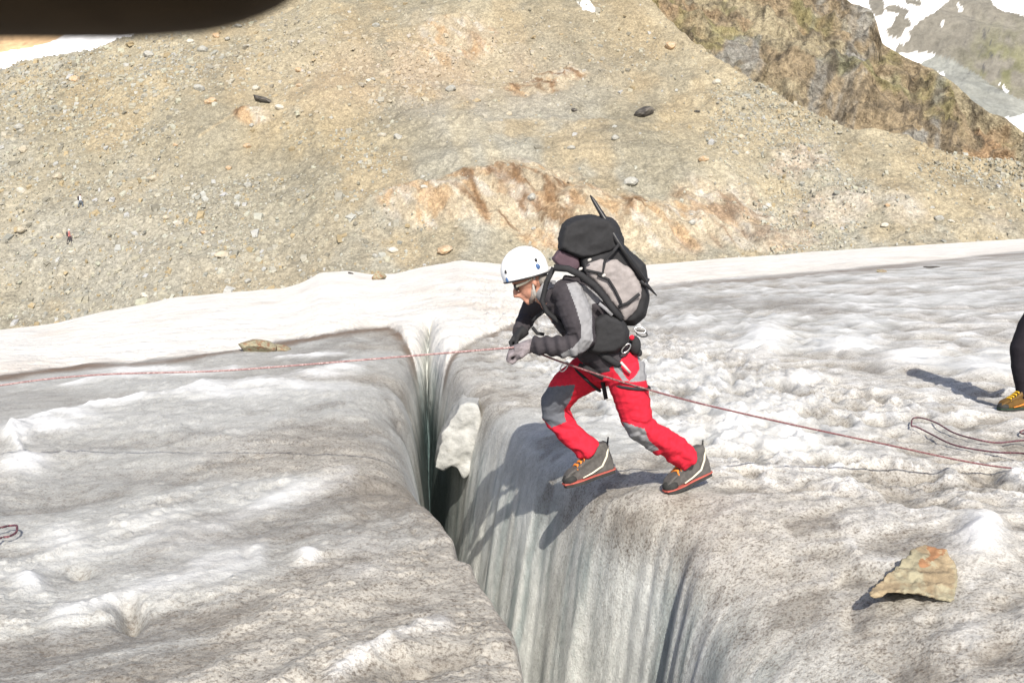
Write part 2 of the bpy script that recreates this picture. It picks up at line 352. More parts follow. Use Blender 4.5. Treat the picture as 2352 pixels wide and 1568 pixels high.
for (pl, w_, h, w, dd) in LINES:
    xs = np.array([p[0] for p in pl], float); ys = np.array([p[1] for p in pl], float)
    yy_ = np.interp(pxg, xs, ys) + w_*1.3*fbm(Xg*2.3, Yg*2.3, 3, 231)
    k = np.exp(-((pyg-yy_)/w_)**2)*sstep(xs[0]-25, xs[0]+15, pxg)*(1-sstep(xs[-1]-25, xs[-1]+15, pxg))*(0.55+0.45*sstep(-.4, .3, fbm(Xg*3.1, Yg*3.1, 3, 233)))*(A['cut'] > -0.3)*(Yg > 2)
    Zg += h*k; white = np.maximum(white, w*k); dirt_x = np.maximum(dirt_x, dd*k)
white = white*(1-np.clip(dirt_x*1.1, 0, 1))
snow_edge = np.interp(pxg, _sx, _sy) + 5*fbm(Xg*0.9, Yg*0.5, 3, 211)*np.clip(14/np.maximum(Yg, 8), 0.3, 1)
sd = (snow_edge-pyg)                       # >0 : snow (px)
is_snow = (sd > 0) & (Yg > 5)
sraise = sstep(-4, 6, sd)*(Yg > 5)
Zg += sraise*0.07*(1-sstep(40, 80, Yg)) + sraise*0.10*fbm(Xg*0.35, Yg*0.35, 3, 221)*sstep(9, 16, Yg) + sraise*0.03*fbm(Xg*1.6, Yg*1.1, 3, 222)
# trampled stance below the planted boot, the standing person and the stone
STANCE = [(1.04, 5.90, 0.26, -0.03), (4.27, 8.1, 0.40, 0.0)]
for (sx, sy, sr, sz) in STANCE:
    k = np.exp(-(((Xg-sx)/sr)**2+((Yg-sy)/sr)**2)**2)
    Zg = Zg*(1-k) + sz*k
# colours ------------------------------------------------------
def C(*a): return np.array(a, float)
cGrey = C(.455, .455, .43); cWhite = C(.80, .80, .79); cTan = C(.445, .41, .35); cDark = C(.15, .13, .105); cWall = C(.66, .675, .645); cWall2 = C(.31, .355, .35); cTeal = C(.13, .235, .225); cSnow = C(.74, .715, .665); cSnowD = C(.56, .47, .38)
def mix(a, b, t): return a*(1-t[..., None]) + b*t[..., None]
col = np.broadcast_to(cGrey, Zg.shape+(3,)).copy()
tanm = sstep(-0.15, 0.35, fbm(Xg*0.6+2, Yg*0.6, 4, 301) + 0.5*sstep(0.9, -0.3, A['v']*0) - 0.1) if False else sstep(-0.2, 0.3, fbm(Xg*0.55+2, Yg*0.55, 4, 301) + 0.25*(1-sstep(0.2, 1.8, np.abs(A['d']))))
tanm = tanm*(1-0.75*A['left']*sstep(0.9, 2.2, -A['d'])*sstep(4.5, 7, Yg))
col = mix(col, cTan, tanm*0.75)
wl_left = sstep(0.56, 0.76, A['streak'])*0.75*sstep(-.5, .2, fbm(Xg*0.8, Yg*0.8, 3, 305)) + sstep(0.1, 0.45, A['lump'] + 0.6*A['streak2'])*0.55
wl_right = sstep(0.20, 0.02, A['bil'])*0.0 + (1-sstep(0.03, 0.34, A['bil']))*(0.25+0.9*A['chunky']) + 0.35*sstep(0.15, 0.5, A['lump'])
wm = np.clip(np.where(A['left'] > 0.5, wl_left, wl_right)*(1-0.75*(1-sstep(0.5, 1.6, np.abs(A['d'])))*(A['left'] > .5)), 0, 1)
wm = np.clip(wm*(0.55+0.6*A['crumb']), 0, 1)*(1-A['amp']*0.8)
col = mix(col, cWhite, np.clip(np.maximum(wm*0.85, white), 0, 1))
dk = np.where(A['left'] > 0.5, sstep(0.50, 0.33, 1-A['streak'])*0 + (1-sstep(0.34, 0.56, A['streak']))*0.8 + sstep(0.12, 0.5, -A['streak2'])*0.5, sstep(0.28, 0.5, A['bil'])*0.7 + sstep(0.25, 0.6, -A['lump'])*0.35)
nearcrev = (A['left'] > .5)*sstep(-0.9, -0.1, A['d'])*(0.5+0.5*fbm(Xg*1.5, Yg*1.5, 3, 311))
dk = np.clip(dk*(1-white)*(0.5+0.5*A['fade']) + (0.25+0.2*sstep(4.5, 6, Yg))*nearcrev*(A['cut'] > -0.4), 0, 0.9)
dk = dk*(1-0.55*A['left']*sstep(0.9, 2.2, -A['d'])*sstep(4.5, 7, Yg))
dk = np.clip(np.maximum(dk, dirt_x), 0, 0.95)
edge_dirt = np.exp(-((sd+8)/(5.0+14*np.exp(-((pxg-950)/60)**2)))**2)*(0.35+0.65*vn(Xg*1.2, Yg*1.2, 321))*(pxg < 1060)*(Yg > 5) + np.exp(-((sd+8)/6.0)**2)*0.55*vn(Xg*0.7, Yg*0.7, 322)*(pxg >= 1060)*(Yg > 5)
dk = np.clip(np.maximum(dk, edge_dirt*1.15), 0, 0.97)
col = mix(col, cDark, dk*0.66)
col = mix(col, C(.17, .105, .06), np.clip(edge_dirt*1.0, 0, .85))
# walls are cleaner, denser ice; their colour gets bluer and darker with depth
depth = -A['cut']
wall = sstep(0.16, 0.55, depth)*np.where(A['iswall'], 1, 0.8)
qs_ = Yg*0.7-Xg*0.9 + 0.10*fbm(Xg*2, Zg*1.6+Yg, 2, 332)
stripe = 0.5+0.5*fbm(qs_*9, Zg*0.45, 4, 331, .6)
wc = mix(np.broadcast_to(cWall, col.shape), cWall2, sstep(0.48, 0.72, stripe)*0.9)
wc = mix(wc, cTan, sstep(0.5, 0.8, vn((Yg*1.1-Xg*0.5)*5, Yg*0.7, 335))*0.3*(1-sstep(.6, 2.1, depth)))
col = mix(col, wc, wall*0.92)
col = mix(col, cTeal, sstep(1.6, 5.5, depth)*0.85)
slot_shade = sstep(0.35, 1.1, -A['raw'])*sstep(8.5, 10.5, Yg)*(1-sstep(19.38, 19.5, Yg))  # depth mask: shade of the narrow slot painted into the colour
col = mix(col, C(.05, .085, .085), slot_shade*.92)
grit = np.clip((0.50 + 0.5*tanm + 0.5*dk - 0.9*white - 0.55*wm)*(1-wall*0.55), 0.06, 1)
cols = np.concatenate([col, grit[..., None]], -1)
# snow colours: nearly clean with faint dust drifts, pinkish near the edge and round the crack
dust = np.clip(sstep(0.1, 0.6, fbm(Xg*0.5+Yg*0.1, Yg*0.16, 4, 341))*0.32 + np.exp(-(sd/9)**2)*0.25 + sstep(0.35, .9, vn(Xg*0.8, Yg*0.5, 345))*np.exp(-((pxg-1130)/110)**2-((pyg-700)/22)**2)*0.7, 0, 1)
scol = mix(np.broadcast_to(cSnow, col.shape), cSnowD, dust)
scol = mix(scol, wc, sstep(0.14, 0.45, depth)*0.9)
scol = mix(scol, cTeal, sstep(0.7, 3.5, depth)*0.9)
scol = mix(scol, C(.05, .085, .085), slot_shade*.92)
scols = np.concatenate([scol, np.full(Zg.shape+(1,), 0.1)], -1)

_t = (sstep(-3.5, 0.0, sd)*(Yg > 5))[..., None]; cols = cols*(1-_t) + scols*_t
VG = np.stack([Xg, Yg, Zg], -1)
idx = np.arange(nR*nC).reshape(nR, nC)
quads = np.stack([idx[:-1, :-1], idx[:-1, 1:], idx[1:, 1:], idx[1:, :-1]], -1).reshape(-1, 4)
qs = is_snow.reshape(-1)[quads].mean(1) > 0.5
def sub_np(V, Fq, colr):
    u, inv = np.unique(Fq.ravel(), return_inverse=True)
    return V.reshape(-1, 3)[u], inv.reshape(-1, 4), colr.reshape(-1, 4)[u]
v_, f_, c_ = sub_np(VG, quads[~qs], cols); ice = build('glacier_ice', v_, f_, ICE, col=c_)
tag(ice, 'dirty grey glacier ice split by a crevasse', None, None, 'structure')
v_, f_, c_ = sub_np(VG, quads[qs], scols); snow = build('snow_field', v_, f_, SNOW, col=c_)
tag(snow, 'bright old snow band between the ice and the scree', None, None, 'structure')
VGf = VG.reshape(-1, 3); _vpx, _vpy = proj(VGf)
def ice_at(px, py):
    d = (_vpx-px)**2 + (_vpy-py)**2 + (VGf[:, 1] < 1)*1e9
    return VGf[int(np.argmin(d))]
def ice_z(x, y):
    i = np.argmin(np.abs(rowsY-y)); j = np.argmin(np.abs(Xg[i]-x)); return Zg[i, j]

# ------------------------------------------------------------------ hillsides
def hillside(name, px0, px1, nc, nr, foot_py, D0, slope, crest, m, shade, disp, label, back=14, backdrop=-0.25):
    """a slope rising from a foot line; crest gives the skyline (px, py)"""
    px = np.linspace(px0, px1, nc); r = (px-CX)/FPX
    fp = np.interp(px, *zip(*foot_py)); d0 = np.interp(px, *zip(*D0)) if isinstance(D0, list) else np.full(nc, D0)
    z0 = CAMZ + d0*slope_of(fp)
    cr = slope_of(np.interp(px, *zip(*crest)))
    sl = np.interp(px, *zip(*slope)) if isinstance(slope, list) else np.full(nc, slope)
    # reach the skyline: z0 + sl*(D-d0) = CAMZ + cr*D
    D1 = (CAMZ - z0 + sl*d0)/np.maximum(sl-cr, 0.05)
    t = np.linspace(0, 1, nr)[:, None]**1.15
    D = d0[None]*(1-t) + D1[None]*t; Z = z0[None] + sl[None]*(D-d0[None])
    tb = np.linspace(0, 1, back+1)[1:, None]
    Db = D1[None] + tb*0.35*D1[None]; Zb = Z[-1][None] + backdrop*(Db-D1[None])
    D = np.concatenate([D, Db]); Z = np.concatenate([Z, Zb]); tt = np.concatenate([t, np.ones((back, 1))])
    X = D*r[None]
    T = np.broadcast_to(tt, D.shape)
    dn = disp(X, D, Z, T)
    nrm = np.stack([0*sl, -sl, np.ones_like(sl)], -1); nrm /= np.linalg.norm(nrm, axis=-1, keepdims=True)
    V = np.stack([X, D, Z], -1) + nrm[None]*dn[..., None]
    ppx, ppy = proj(V)
    c = shade(X, D, Z, T, ppx, ppy, dn)
    cc = np.concatenate([c, np.ones(c.shape[:2]+(1,))], -1)
    R, K = D.shape; ix = np.arange(R*K).reshape(R, K)
    q = np.stack([ix[:-1, :-1], ix[:-1, 1:], ix[1:, 1:], ix[1:, :-1]], -1).reshape(-1, 4)
    o = build(name, V.reshape(-1, 3), q, m, col=cc); tag(o, label, None, None, 'structure')
    return o, V, (ppx, ppy)

SCREE = mat_attr('scree_ground', 0.92, [(0.28, 0.3, 0.7, 0.9, 1.1), (1.6, 0.3, 0.7, 0.8, 1.17), (5.0, 0.3, 0.72, 0.76, 1.2)], [(0.9, 0.6, 0.4), (3.5, 0.7, 0.15)], spec=0.1, vor=(3.4, 0.84, 1.12))
CLIFF = mat_attr('cliff_rock', 0.92, [(0.12, 0.3, 0.7, 0.8, 1.15), (0.5, 0.35, 0.65, 0.75, 1.2), (1.6, 0.35, 0.65, 0.8, 1.15)], [(0.5, 1.0, 1.6), (0.15, 1.0, 4.0)], spec=0.1)
FAR = mat_attr('far_mountain', 0.95, [(0.03, 0.3, 0.7, 0.85, 1.15), (0.15, 0.3, 0.7, 0.85, 1.15)], [(0.06, 0.8, 5.0)], spec=0.05)
CREST = [(-3000, 700), (-800, 350), (-300, 242), (-60, 180), (0, 164), (50, 146), (85, 134), (120, 122), (160, 114), (230, 108), (300, 94), (380, 70), (480, 45), (620, -10), (800, -90), (1000, -170), (1200, -190), (1380, -110), (1450, -30), (1510, 40), (1560, 82), (1620, 118), (1690, 160), (1760, 208),
         (1840, 248), (1900, 280), (1945, 294), (2030, 300), (2090, 318), (2170, 344), (2260, 352), (2352, 380), (2600, 425), (3000, 480), (6000, 640)]
# outcrop zones on the slope: px, py, rx, ry
OUT = [(1000, 485, 120, 42, 1.0), (1180, 470, 150, 62, 1.0), (1090, 440, 100, 26, .8), (1300, 520, 120, 60, 1.0), (1500, 530, 150, 55, 1.0), (1650, 500, 130, 70, .9), (1760, 540, 110, 36, .9), (1930, 470, 120, 45, .55), (1840, 360, 90, 45, .5), (2080, 480, 100, 45, .4), (2250, 510, 110, 36, .3),
       (1055, 80, 85, 30, .9), (1240, 178, 80, 20, .7), (1290, 150, 60, 16, .8), (585, 288, 42, 14, 1.0), (1000, 125, 70, 14, .5), (1240, 455, 70, 40, .9)]
def strat(X, Y, Z):
    # layered bands dipping down to the right across the face
    return X*0.62 + Z*1.0, X*1.0 - Z*0.62
def scree_disp(X, Y, Z, T):
    px, py = proj(np.stack([X, Y, Z], -1))
    o = np.zeros_like(X)
    for (a, b, c, d, w) in OUT: o = np.maximum(o, w*np.exp(-(((px-a)/c)**2+((py-b)/d)**2)**1.5))
    scree_disp.o = o
    s, q = strat(X, Y, Z)
    foot = sstep(0.0, 0.12, T)
    big = fbm(X*0.022, Y*0.03+Z*0.02, 3, 401)*3.5*foot*(1-0.7*sstep(.9, 1, T))
    mid = fbm(X*0.09, Y*0.12, 4, 411)*1.1 + fbm(X*0.45, Y*0.5, 3, 415)*0.35 + np.maximum(fbm(X*0.9, Y*0.9, 3, 417), 0)*0.5
    rock = ridged(s*0.2 + fbm(X*.1, Z*.1, 3, 420)*0.8, q*0.07, 4, 421)*2.4 + np.floor(4*ridged(s*0.5+fbm(X*.3, Z*.3, 2, 422)*.6, q*0.22, 3, 425))/4*1.6 - 1.6
    return big + mid*(0.5+0.5*foot) + o*rock
def scree_shade(X, Y, Z, T, px, py, dn):
    o = scree_disp.o
    n1 = fbm(X*0.035+5, Z*0.05, 4, 431); n2 = fbm(X*0.12, Z*0.16, 4, 441); n3 = fbm(X*0.5, Z*0.6, 3, 451)
    c = np.broadcast_to(C(.335, .30, .222), X.shape+(3,)).copy()
    c = mix(c, C(.36, .342, .285), sstep(-.1, .35, n1 + 0.5*n2 + 0.5*sstep(0.35, 0.0, T)*0 + 0.35*(1-sstep(0.05, 0.4, T))))
    c = mix(c, C(.385, .315, .205), sstep(0.0, .4, n2-n1*0.6)*0.8)
    c = mix(c, C(.43, .32, .22), np.exp(-(((px-1000)/330)**2+((py-165)/75)**2))*0.55)
    c = mix(c, C(.40, .325, .20), np.exp(-(((px-720)/180)**2+((py-330)/60)**2))*0.5)
    c = mix(c, C(.23, .205, .155), sstep(0.1, .5, fbm(X*0.3, Z*0.4, 4, 461)-0.1)*0.55)
    gul = fbm(X*.14+Z*.05, Z*.03, 3, 465); c = mix(c, C(.44, .385, .275), sstep(.05, .4, gul)*.55); c = mix(c, C(.29, .27, .21), sstep(.1, .45, -gul)*.4)
    # worn footpath crossing the slope
    pl = [(455, 315), (490, 290), (530, 268), (570, 248), (640, 240), (700, 235), (760, 208), (830, 190), (900, 175)]
    dpath = np.abs(py-np.interp(px, *zip(*pl)))
    c = mix(c, C(.44, .365, .245), np.exp(-(dpath/3.2)**2)*((px > 455) & (px < 900))*0.9)
    s, q = strat(X, Y, Z)
    r1 = ridged(s*0.55+fbm(X*.15, Z*.15, 3, 470)*1.1, q*0.2, 4, 471); r2 = fbm(s*0.75+fbm(X*.2, Z*.2, 2, 472), q*0.3, 4, 481)
    rc = np.broadcast_to(C(.46, .39, .285), X.shape+(3,)).copy()
    rc = mix(rc, C(.53, .48, .405), sstep(0., .4, fbm(s*.9, q*.35, 4, 485)))
    rc = mix(rc, C(.46, .29, .15), sstep(0.1, .42, r2)*0.6)
    rc = mix(rc, C(.20, .115, .06), sstep(.58, .80, r1)*0.85*sstep(-.3, .25, fbm(X*.08, Z*.08, 3, 493)))
    rc = mix(rc, C(.45, .42, .365), sstep(1500, 1950, px)*0.6)
    c = mix(c, rc, sstep(.12, .45, o+0.25*fbm(s*.3, q*.1, 3, 491)*(o > .05)))
    c = c*C(.81, .815, .81)
    c = mix(c, np.broadcast_to(C(.315, .30, .255), c.shape), np.exp(-((px-250)/420)**2-((py-560)/130)**2)*.6)
    c = mix(c, C(.88, .88, .87), 1.0*in_poly(px.ravel(), py.ravel(), [(1305, -20), (1345, -10), (1375, 32), (1340, 22)]).reshape(px.shape))
    return c
hill, HV, (hpx, hpy) = hillside('scree_hillside', -900, 3200, 900, 330, [(a, b+14) for a, b in FOOT], DF-6, [(-3000, .50), (0, .52), (800, .56), (1600, .62), (2000, .6), (2352, .55), (6000, .5)], CREST, SCREE, scree_shade, scree_disp,
                                 'stony tan scree slope rising behind the glacier')
HVf = HV.reshape(-1, 3); hpxf = hpx.ravel(); hpyf = hpy.ravel()
def hill_at(px, py): return HVf[int(np.argmin((hpxf-px)**2+(hpyf-py)**2))]

RIDGE = [(1000, -700), (1500, -420), (1800, -160), (1905, -20), (1935, 4), (1975, 22), (1992, 58), (2004, 98), (2040, 118), (2080, 140), (2120, 158), (2160, 182), (2185, 200), (2215, 226), (2250, 254), (2290, 268), (2352, 304), (2500, 372), (2900, 470), (4000, 560)]
def cliff_disp(X, Y, Z, T):
    s = X*0.55+Z*1.0; q = X-Z*0.55
    e = 1-0.8*sstep(.93, 1, T)
    return e*(ridged(s*0.03+fbm(X*.02, Z*.02, 3, 500)*0.8, q*0.012, 5, 501)*22 + ridged(q*0.06, s*0.02, 4, 511)*6 + fbm(X*.2, Z*.2, 4, 515)*2.2 + ridged(q*.2+fbm(X*.1, Z*.1, 2, 517), s*.07, 4, 518)*4.5 - 26)
def cliff_shade(X, Y, Z, T, px, py, dn):
    s = X*0.55+Z; q = X-Z*0.55; w = fbm(X*.06, Z*.06, 3, 519)*1.2
    c = np.broadcast_to(C(.255, .20, .135), X.shape+(3,)).copy()
    c = mix(c, C(.31, .205, .125), sstep(-.05, .4, fbm(q*.07+w, s*.03, 4, 541))*0.85)
    c = mix(c, C(.33, .285, .20), sstep(.05, .4, fbm(s*.16+w, q*.03, 4, 521))*0.8)
    c = mix(c, C(.25, .245, .235), sstep(.1, .4, fbm(q*.1+5, s*.05+w, 4, 512))*0.8)
    c = mix(c, C(.19, .185, .075), sstep(.2, .5, fbm(s*.07+9+w, q*.03, 4, 531))*0.5)
    c = mix(c, C(.085, .07, .055), sstep(.70, .88, ridged(q*.16+w, s*.05, 4, 551))*0.75)  # dark crack lines painted in place of crevice shade
    c = mix(c, C(.10, .085, .07), sstep(.72, .9, ridged(s*.3+w, q*.08, 3, 553))*0.6)  # finer crack shade painted along the bands
    return c*C(1.22, 1.24, 1.2)
cliff, CV, _ = hillside('rocky_ridge', 1150, 3300, 520, 260, [(1150, 470), (2000, 470), (2352, 500), (3300, 560)], 300.0, [(1000, 1.0), (1600, .95), (2352, .8), (3300, .7)], RIDGE, CLIFF, cliff_shade, cliff_disp, 'brown and olive rocky ridge behind the scree', back=10, backdrop=-0.5)

def far_disp(X, Y, Z, T):
    return ridged(X*.004+Z*.006, Z*.003, 5, 601)*70 + fbm(X*.02, Z*.02, 4, 611)*9 - 40
FSNOW = [[(1900, -60), (2195, -40), (2180, 2), (2120, 45), (2085, 75), (2060, 108), (2052, 128), (2085, 122), (2120, 120), (2150, 127), (2128, 138), (2110, 150), (2060, 146), (2020, 122), (1985, 92), (1990, 55), (1975, 25), (1905, 4)],
         [(2270, -20), (2400, -30), (2400, 40), (2352, 36), (2300, 22), (2280, 10)], [(2300, 270), (2380, 262), (2420, 330), (2352, 318), (2320, 292)], [(2120, 172), (2170, 168), (2166, 182), (2132, 184)], [(2290, 190), (2318, 212), (2310, 214)], [(2070, 86), (2088, 78), (2092, 92), (2076, 100)],
         [(2195, 4), (2214, 26), (2204, 30)], [(2160, 52), (2172, 40), (2166, 60)]]
FROCK = [(2050, 20, 16, 10), (2070, 28, 18, 8), (2072, 54, 22, 12), (2055, 74, 20, 16), (2098, 4, 18, 9), (2015, 14, 18, 26), (2000, 62, 9, 16), (2066, 44, 12, 8)]
def far_shade(X, Y, Z, T, px, py, dn):
    w = 5*fbm(px/22, py/22, 3, 621); pxw = px+w; pyw = py+5*fbm(px/22+40, py/22, 3, 622)
    c = np.broadcast_to(C(.25, .235, .20), X.shape+(3,)).copy()
    c = mix(c, C(.20, .20, .11), np.exp(-(((px-2300)/75)**2+((py-150)/75)**2))*sstep(-.3, .3, fbm(px/30, py/30, 4, 631)))
    c = mix(c, C(.30, .31, .285), in_poly(pxw.ravel(), pyw.ravel(), [(2080, 140), (2140, 126), (2190, 138), (2280, 195), (2400, 262), (2400, 330), (2200, 250), (2150, 190)]).reshape(px.shape)*0.9)
    c = mix(c, C(.09, .09, .10), sstep(.35, .6, fbm(px/9, py/14, 4, 641))*np.exp(-(((px-2270)/80)**2+((py-120)/85)**2))*0.9)
    c = c*.8
    sn = np.zeros(px.shape, bool)
    for pl in FSNOW: sn |= in_poly(pxw.ravel(), pyw.ravel(), pl).reshape(px.shape)
    for (a, b, cx, cy) in FROCK: sn &= ~(((pxw-a)/cx)**2 + ((pyw-b)/cy)**2 < 1)
    c = mix(c, C(.86, .86, .86), sn*1.0)
    return c
hillside('far_mountain', 1500, 3200, 560, 330, [(1500, 430), (3200, 470)], 900.0, 0.55, [(1000, -260), (3300, -260)], FAR, far_shade, far_disp, 'grey mountain flank with snow fields beyond the ridge', back=6)
def left_shade(X, Y, Z, T, px, py, dn):
    c = np.broadcast_to(C(.50, .345, .20), X.shape+(3,)).copy()
    c = mix(c, C(.28, .2, .12), sstep(.1, .5, fbm(px/14, py/10, 4, 651))*0.8)
    edge = np.interp(px, [-600, 0, 60, 110, 135, 165, 210, 400], [300, 120, 112, 100, 88, 70, 30, -200])
    c = mix(c, C(.86, .86, .88), (py > edge)*1.0)
    return c
hillside('far_hillside', -900, 900, 300, 200, [(-900, 420), (900, 330)], 420.0, 0.6, [(-900, -60), (900, -260)], FAR, left_shade, lambda X, Y, Z, T: fbm(X*.02, Y*.02, 4, 661)*5, 'orange brown hillside with a snow strip beyond the scree crest', back=5)

# ------------------------------------------------------------------ scree stones
def cube_rock(seed):
    r = np.random.RandomState(seed)
    V = np.array([(x, y, z) for x in (-1, 1) for y in (-1, 1) for z in (-1, 1)], float)*r.uniform(.45, 1.0, (8, 3))
    F = np.array([(0, 1, 3, 2), (4, 6, 7, 5), (0, 4, 5, 1), (2, 3, 7, 6), (0, 2, 6, 4), (1, 5, 7, 3)])
    return V, F
NST = 42000
rs = np.random.RandomState(3)
cand = np.where((hpxf > -350) & (hpxf < 2700) & (hpyf > -60) & (hpyf < 800))[0]
dens = 0.06 + 1.3*sstep(0.02, .5, fbm(HVf[cand, 0]*.06, HVf[cand, 2]*.08, 4, 701)) + 0.8*np.exp(-(((hpxf[cand]-950)/420)**2+((hpyf[cand]-130)/70)**2)) + 0.5*(hpxf[cand] < 420)*(hpyf[cand] < 420) + 0.5*(hpyf[cand] > 400)*(hpxf[cand] < 1000)
dens *= (HVf[cand, 1]/150.0)**1.2*(1-0.85*sstep(.3, .7, scree_disp.o.ravel()[cand]))
tk = np.clip(dens/dens.sum(), 0, None); tk /= tk.sum()
pick = rs.choice(cand, NST, p=tk)
size = np.exp(rs.normal(math.log(.085), .62, NST))*(HVf[pick, 1]/140.0)**0.5
size = np.clip(size*np.where(hpxf[pick] > 1500, .75, 1), .05, 0.5)
tmpl = [cube_rock(i) for i in range(24)]
ti = rs.randint(0, 24, NST)
TV = np.stack([t[0] for t in tmpl])[ti]
ang = rs.uniform(0, 6.28, NST); ca, sa = np.cos(ang)[:, None], np.sin(ang)[:, None]
sc3 = size[:, None, None]*np.stack([rs.uniform(.8, 1.7, NST), rs.uniform(.8, 1.3, NST), rs.uniform(.5, 1.0, NST)], -1)[:, None, :]
TV = TV*sc3
tx = TV[..., 0]*ca - TV[..., 1]*sa; ty = TV[..., 0]*sa + TV[..., 1]*ca; tz = TV[..., 2] + ty*0.55
jit = rs.uniform(-.35, .35, (NST, 3))*np.array([1, 1, .0]); jit[:, 2] = jit[:, 1]*0.55
PV = HVf[pick]+jit
SV = np.stack([tx+PV[:, 0:1], ty+PV[:, 1:2], tz+PV[:, 2:3]+size[:, None]*0.15], -1).reshape(-1, 3)
SF = (tmpl[0][1][None]+ (np.arange(NST)*8)[:, None, None]).reshape(-1, 4)
pal = np.array([(.40, .375, .30), (.33, .315, .27), (.46, .43, .36), (.37, .30, .19), (.24, .225, .185), (.30, .30, .27), (.50, .48, .42)])
pc = pal[rs.choice(7, NST, p=[.28, .2, .16, .12, .1, .1, .04])]*rs.uniform(.8, 1.15, (NST, 1))
warm = np.exp(-(((hpxf[pick]-980)/300)**2+((hpyf[pick]-140)/80)**2))[:, None]*0.6
pc = np.minimum(pc, .42)*np.array([.84, .84, .82])
pc = pc*(1-warm) + np.array([.46, .36, .25])*warm
SC = np.repeat(np.concatenate([pc, np.ones((NST, 1))], 1), 8, 0)
STONE_A = mat_attr('scree_stone', 0.9, [(3, .3, .7, .85, 1.15)], [], spec=0.1)
st = build('scree_stones', SV, SF, STONE_A, smooth=False, col=SC); tag(st, 'loose stones covering the scree slope', None, None, 'stuff')

# individual boulders ------------------------------------------------------
def rock_mesh(name, seed, sub=3, facets=9, rough=0.05, sx=1, sy=1, sz=1):
    bm = bmesh.new(); bmesh.ops.create_icosphere(bm, subdivisions=sub, radius=1.0)
    r = random.Random(seed)
    planes = []
    for _ in range(facets):
        d = Vector((r.gauss(0, 1), r.gauss(0, 1), r.gauss(0, 1))).normalized(); planes.append((d, r.uniform(.55, .9)))
    for v in bm.verts:
        p = v.co.copy()
        for d, h in planes:
            k = p.dot(d)
            if k > h: p -= d*(k-h)
        p *= 1 + rough*(float(vn(np.array([p.x*2.3+seed]), np.array([p.y*2.3+p.z*1.7]), seed)[0])-.5)*2
        v.co = Vector((p.x*sx, p.y*sy, p.z*sz))
    me = bpy.data.meshes.new(name); bm.to_mesh(me); bm.free()
    for p in me.polygons: p.use_smooth = False
    return me
RK = [mat('boulder_tan', (.42, .37, .28), .9, .25, 3, .6, 6, .05, col2=(.30, .27, .21), c2scale=1.5), mat('boulder_grey', (.37, .365, .33), .9, .25, 3, .6, 6, .05, col2=(.27, .27, .25), c2scale=1.5),
      mat('boulder_pale', (.50, .47, .40), .9, .2, 3, .6, 6, .05, col2=(.38, .36, .31), c2scale=1.5), mat('boulder_rust', (.43, .30, .18), .9, .25, 3, .6, 6, .05, col2=(.36, .30, .22), c2scale=1.5)]
DARKROCK = mat('boulder_dark', (.055, .05, .045), .85, .3, 2, .6, 5, .06, col2=(.11, .10, .085), c2scale=1.0)
bmesh_var = []
for i in range(12):
    me = rock_mesh('boulder', 50+i, 2, 8, .06); bmesh_var.append(me)
def boulder(px, py, wpx, hpx, mi, var, label, group=None, me=None, rot=None):
    p = hill_at(px, py); s = p[1]/FPX
    src = me or bmesh_var[var % 12]
    key = (src.name, mi)
    if key not in boulder.cache:
        m2 = src.copy(); m2.name = 'boulder'; m2.materials.append(DARKROCK if mi == 9 else RK[mi]); boulder.cache[key] = m2
    o = bpy.data.objects.new('boulder', boulder.cache[key]); COL.objects.link(o)
    o.scale = (wpx*s/2, (wpx+hpx)*s/4, hpx*s/2); o.location = (p[0], p[1], p[2]+hpx*s*0.14)
    o.rotation_euler = rot or (random.uniform(-.3, .3), random.uniform(-.3, .3), random.uniform(-.5, .5))
    tag(o, label, 'boulder', group); return o
boulder.cache = {}
boulder(1482, 260, 58, 26, 9, 1, 'black angular boulder alone on the bare tan slope above the backpack', rot=(0, -.25, .1))
boulder(485, 236, 34, 18, 3, 2, 'tan boulder on the slope just above the left end of the footpath')
boulder(346, 130, 30, 20, 1, 3, 'grey block just below the dark hand, left of two grey blocks')
boulder(466, 118, 28, 20, 1, 4, 'grey block just below the dark hand, right of two grey blocks')
boulder(602, 232, 62, 14, 9, 5, 'long dark stone lying across the slope beside the footpath', rot=(0, .35, 0))
boulder(590, 205, 22, 16, 2, 6, 'small white boulder above the long dark stone')
boulder(640, 250, 26, 16, 2, 7, 'pale boulder at the end of the long dark stone by the footpath')
boulder(1450, 425, 46, 28, 1, 8, 'pale grey boulder above the top of the raised ice axe')
boulder(510, 590, 40, 20, 0, 9, 'pale boulder low on the scree slope halfway to the white snow')
boulder(330, 680, 22, 13, 2, 10, 'pale stone at the bottom of the scree close to the snow edge')
boulder(135, 408, 36, 20, 0, 2, 'flat pale boulder at the top of the grey fan above the two hikers')
boulder(1020, 580, 46, 24, 3, 11, 'orange boulder at the snow edge left of the white helmet')
boulder(905, 575, 30, 16, 2, 3, 'pale boulder below the rusty outcrop, up from the snow edge')
boulder(1705, 254, 30, 16, 2, 4, 'white boulder on the bare slope right of the black boulder')
boulder(1600, 258, 18, 8, 9, 5, 'small dark stone between the black boulder and the white boulder')
boulder(1412, 318, 20, 16, 1, 6, 'grey stone below and left of the black boulder')
boulder(1320, 255, 16, 10, 9, 7, 'small dark stone on the bare slope left of the black boulder')
boulder(2030, 520, 26, 14, 2, 8, 'pale boulder at the foot of the slope over the far snow strip')
rb = random.Random(21)
KINDW = {0: 'tan', 1: 'grey', 2: 'pale', 3: 'rusty'}
